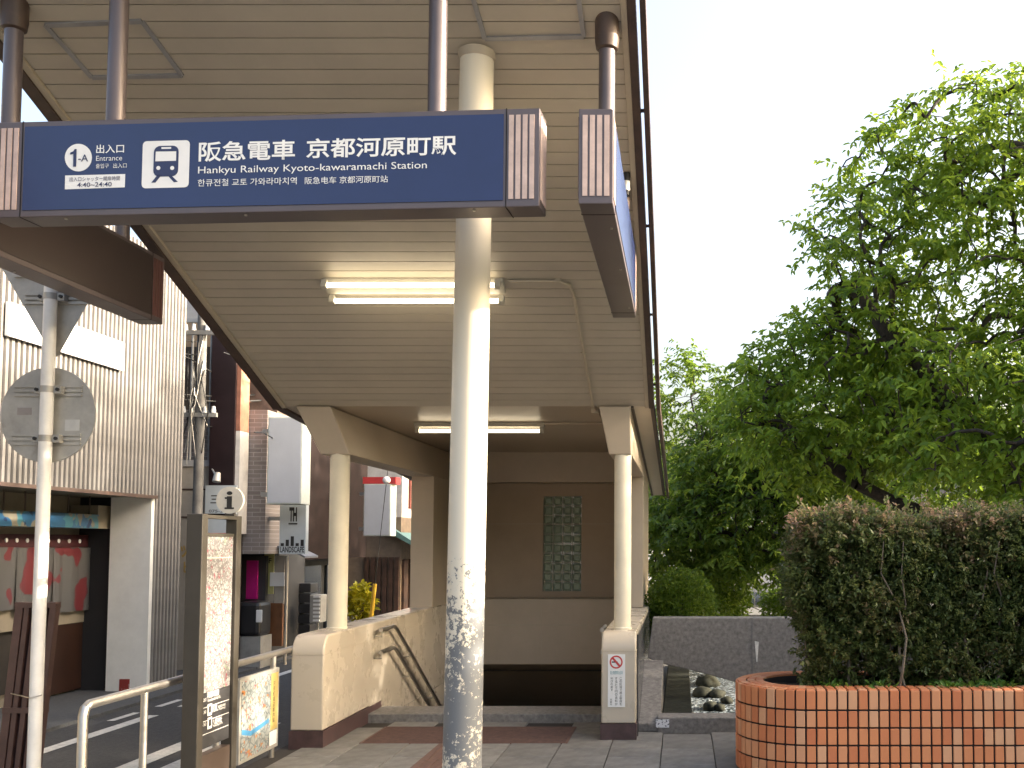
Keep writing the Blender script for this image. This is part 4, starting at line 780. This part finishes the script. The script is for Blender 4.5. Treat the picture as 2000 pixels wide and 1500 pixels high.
for k, (a, c2) in enumerate(cables):
    A_, B_ = at(*a, 12.2), at(*c2, 15.5); A_.x = min(A_.x, -5.0); mid = (A_ + B_) / 2 - Vector((0, 0, .12)); ext = (B_ - A_)
    o = MB().tube([A_ - ext * .15, A_, A_.lerp(mid, .5) - Vector((0, 0, .03)), mid, mid.lerp(B_, .5) - Vector((0, 0, .03)), B_, B_ + ext * .8], .012 if k in (3, 4) else .007, 5).build('overhead_cable', black)
    tag(o, ('topmost thin black cable above the utility pole head', 'second thin cable from the top at the utility pole', 'third thin cable sloping over the maroon tower', 'thick black cable, upper of the thick pair', 'thick black cable, lower of the thick pair',
            'thin cable passing just under the thick pair', 'thin cable slanting down to the right across the maroon tower', 'short thin cable in front of the terracotta wall', 'lowest thin cable near the large white lightbox')[k], 'cable', 'overhead cables over the side street')

# ================================================================== RIGHT SIDE: PARAPET, KERB, PLANTER
def sx(px, py, Y): p = at(px, py, Y); return (p.x, Y, p.z)
pp = [sx(1275, 1207, 10), sx(1265, 1285, 10), sx(1300, 1298, 10), sx(1355, 1310, 10), sx(1400, 1322, 10), sx(1437, 1333, 10)]
pp += [(1.2, 10, .18), (2.6, 10, .18), (3.6, 10, .35), (3.6, 10, -.04), (7.5, 10, -.04), (7.5, 10, pp[0][2])]
par_ = thing('granite_parapet', 'grey granite parapet across the stream behind the planter', 'parapet wall', (2, 10.1, 0))
MB().prism(pp, (0, .24, 0)).build('wall', granite, par_, bevel=.008)
a = at(1469, 1210, 10); MB().box(a.x - .003, a.x + .003, 9.997, 10.0, .2, pp[0][2] - .002).build('joint', concrete, par_); a = at(1478, 1262, 9.995); MB().prism([(a.x - .02, 9.996, a.z + .05), (a.x + .02, 9.996, a.z + .04), (a.x + .006, 9.996, a.z - .15), (a.x - .004, 9.996, a.z - .15)], (0, .003, 0)).build('lime_streak', roadw, par_)
sl_ = MB().prism([(-.36, 8.72, .0), (-.36, 8.72, .07), (-.36, 10.0, .46), (-.36, 10.0, -.04)], (.19, 0, 0)).build('sloping_stone_slab', granite, bevel=.01); tag(sl_, 'sloping grey stone slab between the station wall and the stream', 'stone slab')
kb = MB().box(-.2, 3.6, 8.70, 8.93, -.04, .125).build('kerb_stone', granite, bevel=.012); tag(kb, 'low granite kerb stone edging the stream', 'kerb')
sti = MB().box(at(1281, 1415, 8.7).x, at(1307, 1415, 8.7).x, 8.696, 8.699, at(1290, 1421, 8.7).z, at(1290, 1405, 8.7).z).build('sticker', mapmat('sticker_print', (.7, .71, .74), [], [((.1, .1, .14), 60, .6)], 1)); tag(sti, 'small white sticker on the granite kerb', 'sticker')
bs = MB().box(-.165, .10, 9.25, 13.5, -.9, .06).build('bank_stone', wet, bevel=.01); tag(bs, 'dark bank stone under the end of the granite parapet', 'stone')
# planter
PXc, PYc, PRr, PX1, PH = .90, 7.40, .50, 3.3, .605
pl = thing('tiled_planter', 'round ended planter clad in orange tiles', 'planter', (2, PYc, 0))
def stadium(r, n=40):
    pts = [(PXc - r * math.sin(math.pi * k / n), PYc + r * math.cos(math.pi * k / n)) for k in range(n + 1)]
    return pts + [(PX1 + r * math.sin(math.pi * k / n), PYc - r * math.cos(math.pi * k / n)) for k in range(n + 1)]
o_, i_ = stadium(PRr - .008), stadium(PRr - .19); n = len(o_); mb = MB()
vs_ = [(x, y, -.04) for x, y in o_] + [(x, y, PH - .006) for x, y in o_] + [(x, y, PH - .006) for x, y in i_] + [(x, y, .3) for x, y in i_]
mb.add(vs_, [(r_ * n + k, r_ * n + (k + 1) % n, (r_ + 1) * n + (k + 1) % n, (r_ + 1) * n + k) for r_ in range(3) for k in range(n)]); mb.build('core', grout, pl)
tilem = mat('orange_tile', (.56, .22, .10), .5, var=.10, scale=12, rand=.0, bump=.05, bscale=60)
N = tilem.node_tree.nodes; L = tilem.node_tree.links
oi = N.new('ShaderNodeObjectInfo'); rp2 = N.new('ShaderNodeValToRGB'); rp2.color_ramp.elements[0].color = (.50, .145, .055, 1); rp2.color_ramp.elements[1].color = (.62, .36, .21, 1); e = rp2.color_ramp.elements.new(.6); e.color = (.60, .23, .095, 1)
L.new(oi.outputs['Random'], rp2.inputs[0]); mxx = N.new('ShaderNodeMix'); mxx.data_type = 'RGBA'; mxx.inputs['Factor'].default_value = .75; src = N['Principled BSDF'].inputs['Base Color'].links[0].from_socket
L.new(src, mxx.inputs['A']); L.new(rp2.outputs['Color'], mxx.inputs['B']); L.new(mxx.outputs['Result'], N['Principled BSDF'].inputs['Base Color'])
def path_pts(r):                                       # evenly spaced, starting at the front right, round the left end
    seq = []; step = .0695; x = PX1
    while x > PXc: seq.append((x, PYc - r, 0)); x -= step
    th = (PXc - x) / PRr
    while th < math.pi: seq.append((PXc - r * math.sin(th), PYc - r * math.cos(th), -th)); th += step / PRr
    x = PXc + (th - math.pi) * PRr
    while x < PX1: seq.append((x, PYc + r, -math.pi)); x += step
    th = (x - PX1) / PRr
    while th < math.pi: seq.append((PX1 + r * math.sin(th), PYc + r * math.cos(th), -math.pi - th)); th += step / PRr
    return seq
def tile_mesh(w_, d_, h_):
    me = bpy.data.meshes.new('tile'); b_ = bmesh.new(); bmesh.ops.create_cube(b_, size=1)
    for v in b_.verts: v.co = Vector((v.co.x * w_, v.co.y * d_, v.co.z * h_))
    bmesh.ops.bevel(b_, geom=b_.edges[:], offset=.003, segments=1, affect='EDGES'); b_.to_mesh(me); b_.free(); me.materials.append(tilem); return me
tw = tile_mesh(.0575, .016, .104); tt = tile_mesh(.0575, .016, .124); tc1 = tile_mesh(.0575, .057, .014)
rows = [(.542, tt), (.4155, tw), (.2995, tw), (.1835, tw), (.0675, tw)]
seq = path_pts(PRr); front = [s for s in seq if s[1] < PYc + .3 and s[0] < 2.95][:60]; rest = [s for s in seq if s not in front]; stuff = MB()
def boxat(s, z, h_, d_=.016):
    x, y, a = s; c_, s2 = math.cos(a), math.sin(a); u1 = Vector((c_, s2, 0)); w1 = Vector((-s2, c_, 0)); stuff.obox(Vector((x, y, z)) - u1 * .030 - w1 * d_ / 2 - Vector((0, 0, h_ / 2)), u1 * .0605, w1 * d_, Vector((0, 0, h_)))
for s in front:
    for z, me in rows: link('tile', me, None, pl, loc=(s[0], s[1], z), rot=(random.gauss(0, .004), 0, s[2] + random.gauss(0, .006)))
for s in rest:
    for z, me in rows: boxat(s, z, .107 if me is tw else .127)
for rr_ in (.462, .397, .338):
    for s in path_pts(PRr):
        x, y, a = s; nx, ny = math.sin(a), -math.cos(a)        # outward
        k = PRr - rr_; q = (x - nx * k, y - ny * k, a)
        if s in front: 
            o = link('rim_tile', tc1, None, pl, loc=(q[0], q[1], PH - .001), rot=(0, 0, a))
            if y > PYc - .45 and x < PXc: o.scale = (rr_ / PRr, .95, 1)
        else: boxat(q, PH - .001, .014, .055)
so_ = stuff.build('tile_field', tilem, pl); so_['kind'] = 'stuff'
s3 = stadium(PRr - .185); MB().add([(x, y, .55 + random.uniform(-.012, .012)) for x, y in s3], [tuple(range(len(s3)))]).build('soil', soilm, pl)
# hedge in the planter
hd = thing('hedge', 'clipped dark green hedge growing in the tiled planter', 'hedge', (2, PYc, .55))
nc = 11000; hx = rng.uniform(.98, 3.5, nc); hz = rng.random(nc); hy = rng.choice([-1, 1], nc) * rng.random(nc) ** .35
def lump(a, b_, c_): return .5 * np.sin(a * 4.1 + b_ * 3) + .35 * np.sin(a * 9.3 + c_ * 6 + 1) + .3 * np.sin(c_ * 8 + b_ * 5 + a * 2)
topz = 1.10 + .085 * lump(hx * 1.2, hy, hy); isT = rng.random(nc) < .34; hz = np.where(isT, topz - np.abs(rng.normal(0, .05, nc)), hz * topz)
half = .34 * (.52 + .48 * np.sqrt(np.clip(hz * 1.3, 0, 1))) + .06 * lump(hx, hy, hz * 2)
lft = .93 + .05 * np.sin(hz * 7) - .10 * np.clip(hz - .3, 0, .6) + .03 * rng.normal(0, 1, nc); endm = rng.random(nc) < .07
hx = np.where(endm, lft + np.abs(rng.normal(0, .06, nc)), np.maximum(hx, lft)); hy = np.where(endm | isT, rng.uniform(-1, 1, nc), hy)
keep = rng.random(nc) < .5 + 1.2 * np.clip(hz / 1.1, 0, 1) - .3 * (np.sin(hx * 6.3) * np.sin(hz * 5 + hx) > .55)
ctr = np.stack([hx, PYc + .06 + hy * half, .56 + hz], 1)[keep]; isT = isT[keep]; endm = endm[keep]; hy = hy[keep]; m_ = len(ctr); k_ = 24
out = np.stack([np.where(endm, -.8, 0) + rng.normal(0, .35, m_), np.where(isT, .3, 1) * np.sign(hy) + rng.normal(0, .35, m_), np.where(isT, 1.0, .35) + rng.normal(0, .3, m_)], 1); out = unit(out)
ln = rng.uniform(.07, .16, m_) * (1 + .6 * (rng.random(m_) < .08)); f = rng.random((m_, k_)) * 1.0
Pn = (ctr[:, None] + out[:, None] * (ln[:, None] * f)[..., None] + rng.normal(0, .012, (m_, k_, 3))).reshape(-1, 3)
Dn = (out[:, None] * .7 + rng.normal(0, .65, (m_, k_, 3))).reshape(-1, 3)
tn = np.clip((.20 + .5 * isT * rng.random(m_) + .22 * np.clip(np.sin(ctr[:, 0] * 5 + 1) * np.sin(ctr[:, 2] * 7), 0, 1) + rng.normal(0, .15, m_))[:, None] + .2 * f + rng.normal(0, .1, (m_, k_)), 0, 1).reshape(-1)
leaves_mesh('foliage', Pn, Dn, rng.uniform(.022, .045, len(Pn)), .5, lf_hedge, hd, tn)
mb = MB()
for k in range(46):
    x = rng.uniform(.95, 3.3); y = PYc + rng.uniform(-.28, .28); q = Vector((x, y, .5)); pts = [q]
    for j in range(5): q = q + Vector((rng.normal(0, .06), rng.normal(0, .05), .22)); pts.append(q)
    mb.tube(pts, [.011, .010, .008, .006, .005, .003], 5)
mb.build('stem', mat('grey_stem', (.16, .13, .10), .9), hd)
wd = []; wD = []
for cx, cy, r_, k in ((1.05, 7.12, .10, 60), (1.35, 7.1, .06, 70), (1.85, 7.1, .12, 160), (2.15, 7.12, .14, 260), (2.55, 7.2, .18, 400), (2.9, 7.2, .2, 300)):
    p = rng.normal(0, 1, (k, 3)) * np.array([r_ * .6, .06, 0]) + np.array([cx, cy, .55]); p[:, 2] += rng.random(k) * .07; wd.append(p); dd = rng.normal(0, .6, (k, 3)); dd[:, 2] = .6; wD.append(dd)
wd = np.concatenate(wd); wo_ = leaves_mesh('weeds', wd, np.concatenate(wD), rng.uniform(.03, .07, len(wd)), .35, lf_weed, None); wo_['kind'] = 'stuff'; tag(wo_, 'low bright green weeds on the planter soil', 'weeds')

# ================================================================== FAR RIGHT: BRIDGE, FENCE, SHRUBS, TREES
br_ = MB().box(CX0 - .4, CX1 + .4, 19.5, 22.5, -.25, .22).build('stone_footbridge', granited); tag(br_, 'low stone footbridge over the stream under the trees', 'bridge')
fe = thing('mesh_fence', 'grey metal mesh fence along the footbridge under the trees', 'fence', (1.4, 19.6, .22))
for z in (.36, .78): MB().box(-.6, 4.2, 19.58, 19.62, z, z + .03).build('rail', galv, fe)
for k in range(49): x = -.6 + k * .1; MB().box(x, x + .014, 19.6, 19.612, .36, .79).build('bar', galv, fe)
for x in (-.6, 1, 2.6, 4.2): MB().box(x - .02, x + .02, 19.57, 19.63, .2, .86).build('post', galv, fe)
def shrub(label, c, r, k, lm, L_=.06, group=None):
    t = thing('shrub', label, 'shrub', (c[0], c[1], c[2] - r[2]), group); p = ellipsoid_pts(c, r, k, .3); dd = p - np.array(c) + rng.normal(0, .5, (k, 3)); leaves_mesh('foliage', p, dd, rng.uniform(.6, 1.3, k) * L_, .45, lm, t)
    mb = MB()
    for j in range(7): mb.tube([(c[0], c[1], c[2] - r[2] - .05), (c[0] + rng.normal(0, r[0] * .4), c[1] + rng.normal(0, r[1] * .4), c[2] + rng.normal(0, r[2] * .3))], [.02, .006], 5)
    mb.build('stem', bark, t)
shrub('round green shrub behind the left end of the granite parapet', (-.0, 12.0, .82), (.42, .5, .48), 9000, lf_dark, .05)
shrub('dark bushy shrub beside the rear of the station wall', (.35, 17.2, .6), (.8, .9, .7), 6000, lf_dark, .09); shrub('low spreading shrub in front of the mesh fence', (2.3, 18.5, .5), (.9, .6, .45), 5000, lf_dark, .08)
tree('cherry_tree', 'large cherry tree with bright green leaves filling the right side', (4.6, 12.6, -.05),
     [[(4.6, 12.6, -.05), (4.55, 12.6, 1.4), (4.3, 12.5, 2.4)], [(4.3, 12.5, 2.4), (3.2, 12.2, 3.3), (2.3, 12.3, 4.4)], [(4.3, 12.5, 2.4), (4.6, 12.6, 4), (4.4, 12.4, 6)], [(4.55, 12.6, 1.4), (3.2, 12.6, 1.9), (2.2, 12.7, 2.3), (1.3, 12.9, 3.0)],
      [(4.4, 12.5, 2.2), (5.8, 12.5, 3.6), (7, 12.6, 5)], [(4.4, 12.5, 2.2), (4.3, 11.4, 2.9), (4.0, 10.6, 3.4)]],
     [((4.9, 12.6, 4.85), (3.5, 2.3, 2.75), 1050), ((2.0, 12.9, 3.3), (1.5, 1.4, 1.05), 270), ((3.6, 10.8, 3.0), (1.5, .9, 1.1), 130)], .105, lf_cherry, 44, .48, .2, 'trees along the stream')
tree('cherry_tree', 'slender tree with open crown against the sky beside the canopy', (.75, 21, -.05),
     [[(.75, 21, -.05), (.72, 21, 2.2), (.45, 21, 3.4), (.2, 21, 4.6)], [(.72, 21, 2.2), (-.4, 21, 2.6)], [(.6, 21, 2.9), (1.3, 21, 4.0)]],
     [((.1, 21, 4.15), (1.0, 1.0, 1.5), 120), ((.9, 21.3, 3.6), (.8, .8, .8), 60)], .11, lf_dark, 40, .45, .09, 'trees along the stream')
tree('cherry_tree', 'low leafy tree arching over the stream behind the parapet', (3.2, 17, -.05),
     [[(3.2, 17, -.05), (3.0, 17, 1.2), (2.2, 16.6, 2.1), (1.2, 16.4, 2.4)], [(3.0, 17, 1.2), (3.4, 16.8, 2.6)]],
     [((1.3, 16.6, 2.0), (1.9, 1.3, 1.0), 300), ((1.15, 16.8, 3.1), (1.2, 1.0, 1.0), 150), ((.15, 18.0, 1.7), (.9, .9, 1.2), 130), ((3.6, 16.5, 2.6), (1.9, 1.4, 1.5), 260)], .115, lf_dark, 44, .5, .14, 'trees along the stream')
tree('cherry_tree', 'dense tree standing farthest back behind the mesh fence', (3.5, 25, -.05),
     [[(3.5, 25, -.05), (3.4, 25, 2), (2.5, 25, 4)], [(3.4, 25, 2), (5.5, 25, 4)], [(3.4, 25, 2), (1, 25, 2.8)]],
     [((2.0, 25, 2.4), (3.0, 1.5, 1.9), 280), ((6.5, 24, 3.6), (3.4, 1.8, 2.8), 300)], .15, lf_dark, 44, .6, .16, 'trees along the stream')
tree('cherry_tree', 'cherry tree at the right edge shading the planter', (9.6, 7.0, -.05),
     [[(9.6, 7, -.05), (9.5, 7, 1.8), (9.0, 7, 3.4)], [(9.5, 7, 1.8), (10.6, 7.3, 3.6)], [(9.5, 7, 1.8), (8.6, 6, 3.2)]],
     [((9.5, 7.0, 3.1), (2.6, 4.4, 2.35), 680), ((9.5, 9.6, 3.6), (2.0, 2.3, 2.8), 420)], .16, lf_cherry, 40, .55, .16, 'trees along the stream')
tree('cherry_tree', 'tall spreading cherry tree beyond the right edge of the view', (13.4, 9.5, -.05),
     [[(13.4, 9.5, -.05), (13.3, 9.5, 4), (13, 9.5, 7)], [(13.3, 9.5, 4), (13.5, 11.5, 7)], [(13.3, 9.5, 4), (13.2, 7.2, 7)]],
     [((13.2, 10.5, 8.9), (2.4, 4.6, 1.7), 230), ((13.2, 12.3, 8.6), (1.8, 1.7, 1.8), 280)], .14, lf_cherry, 36, .6, .2, 'trees along the stream')
tree('cherry_tree', 'tall cherry tree farther up the stream beyond the right edge', (13.6, 18.5, -.05),
     [[(13.6, 18.5, -.05), (13.5, 18.5, 4), (13.3, 18, 7)], [(13.5, 18.5, 4), (13.5, 21, 7)], [(13.5, 18.5, 4), (13.2, 16, 7)]],
     [((13.3, 18.5, 8.3), (2.4, 4.6, 2.2), 560)], .18, lf_cherry, 40, .6, .2, 'trees along the stream')
tree('cherry_tree', 'broad cherry tree nearest the viewer beyond the right edge', (9.0, .6, -.05),
     [[(9, .6, -.05), (9, .6, 1.8), (8.8, .8, 3.2)], [(9, .6, 1.8), (9.4, -.6, 3.2)]],
     [((9.2, .6, 2.9), (2.4, 3.4, 2.0), 420)], .13, lf_cherry, 40, .55, .16, 'trees along the stream')
hb = thing('riverside_house', 'grey house with a pitched roof half hidden behind the trees', 'house', (6, 34, 0)); MB().box(1.5, 14, 34, 40, -.05, 3.2).build('wall', greyw, hb)
MB().prism([(1.0, 33.6, 3.2), (14.4, 33.6, 3.2), (7.7, 33.6, 5.2)], (0, 7, 0)).build('roof', mat('roof_tiles', (.12, .12, .125), .7), hb)
for k in range(4): MB().box(2.6 + k * 2.8, 4 + k * 2.8, 33.95, 34, 1, 2.2).build('window', mat('dark_glass', (.02, .025, .03), .1), hb)
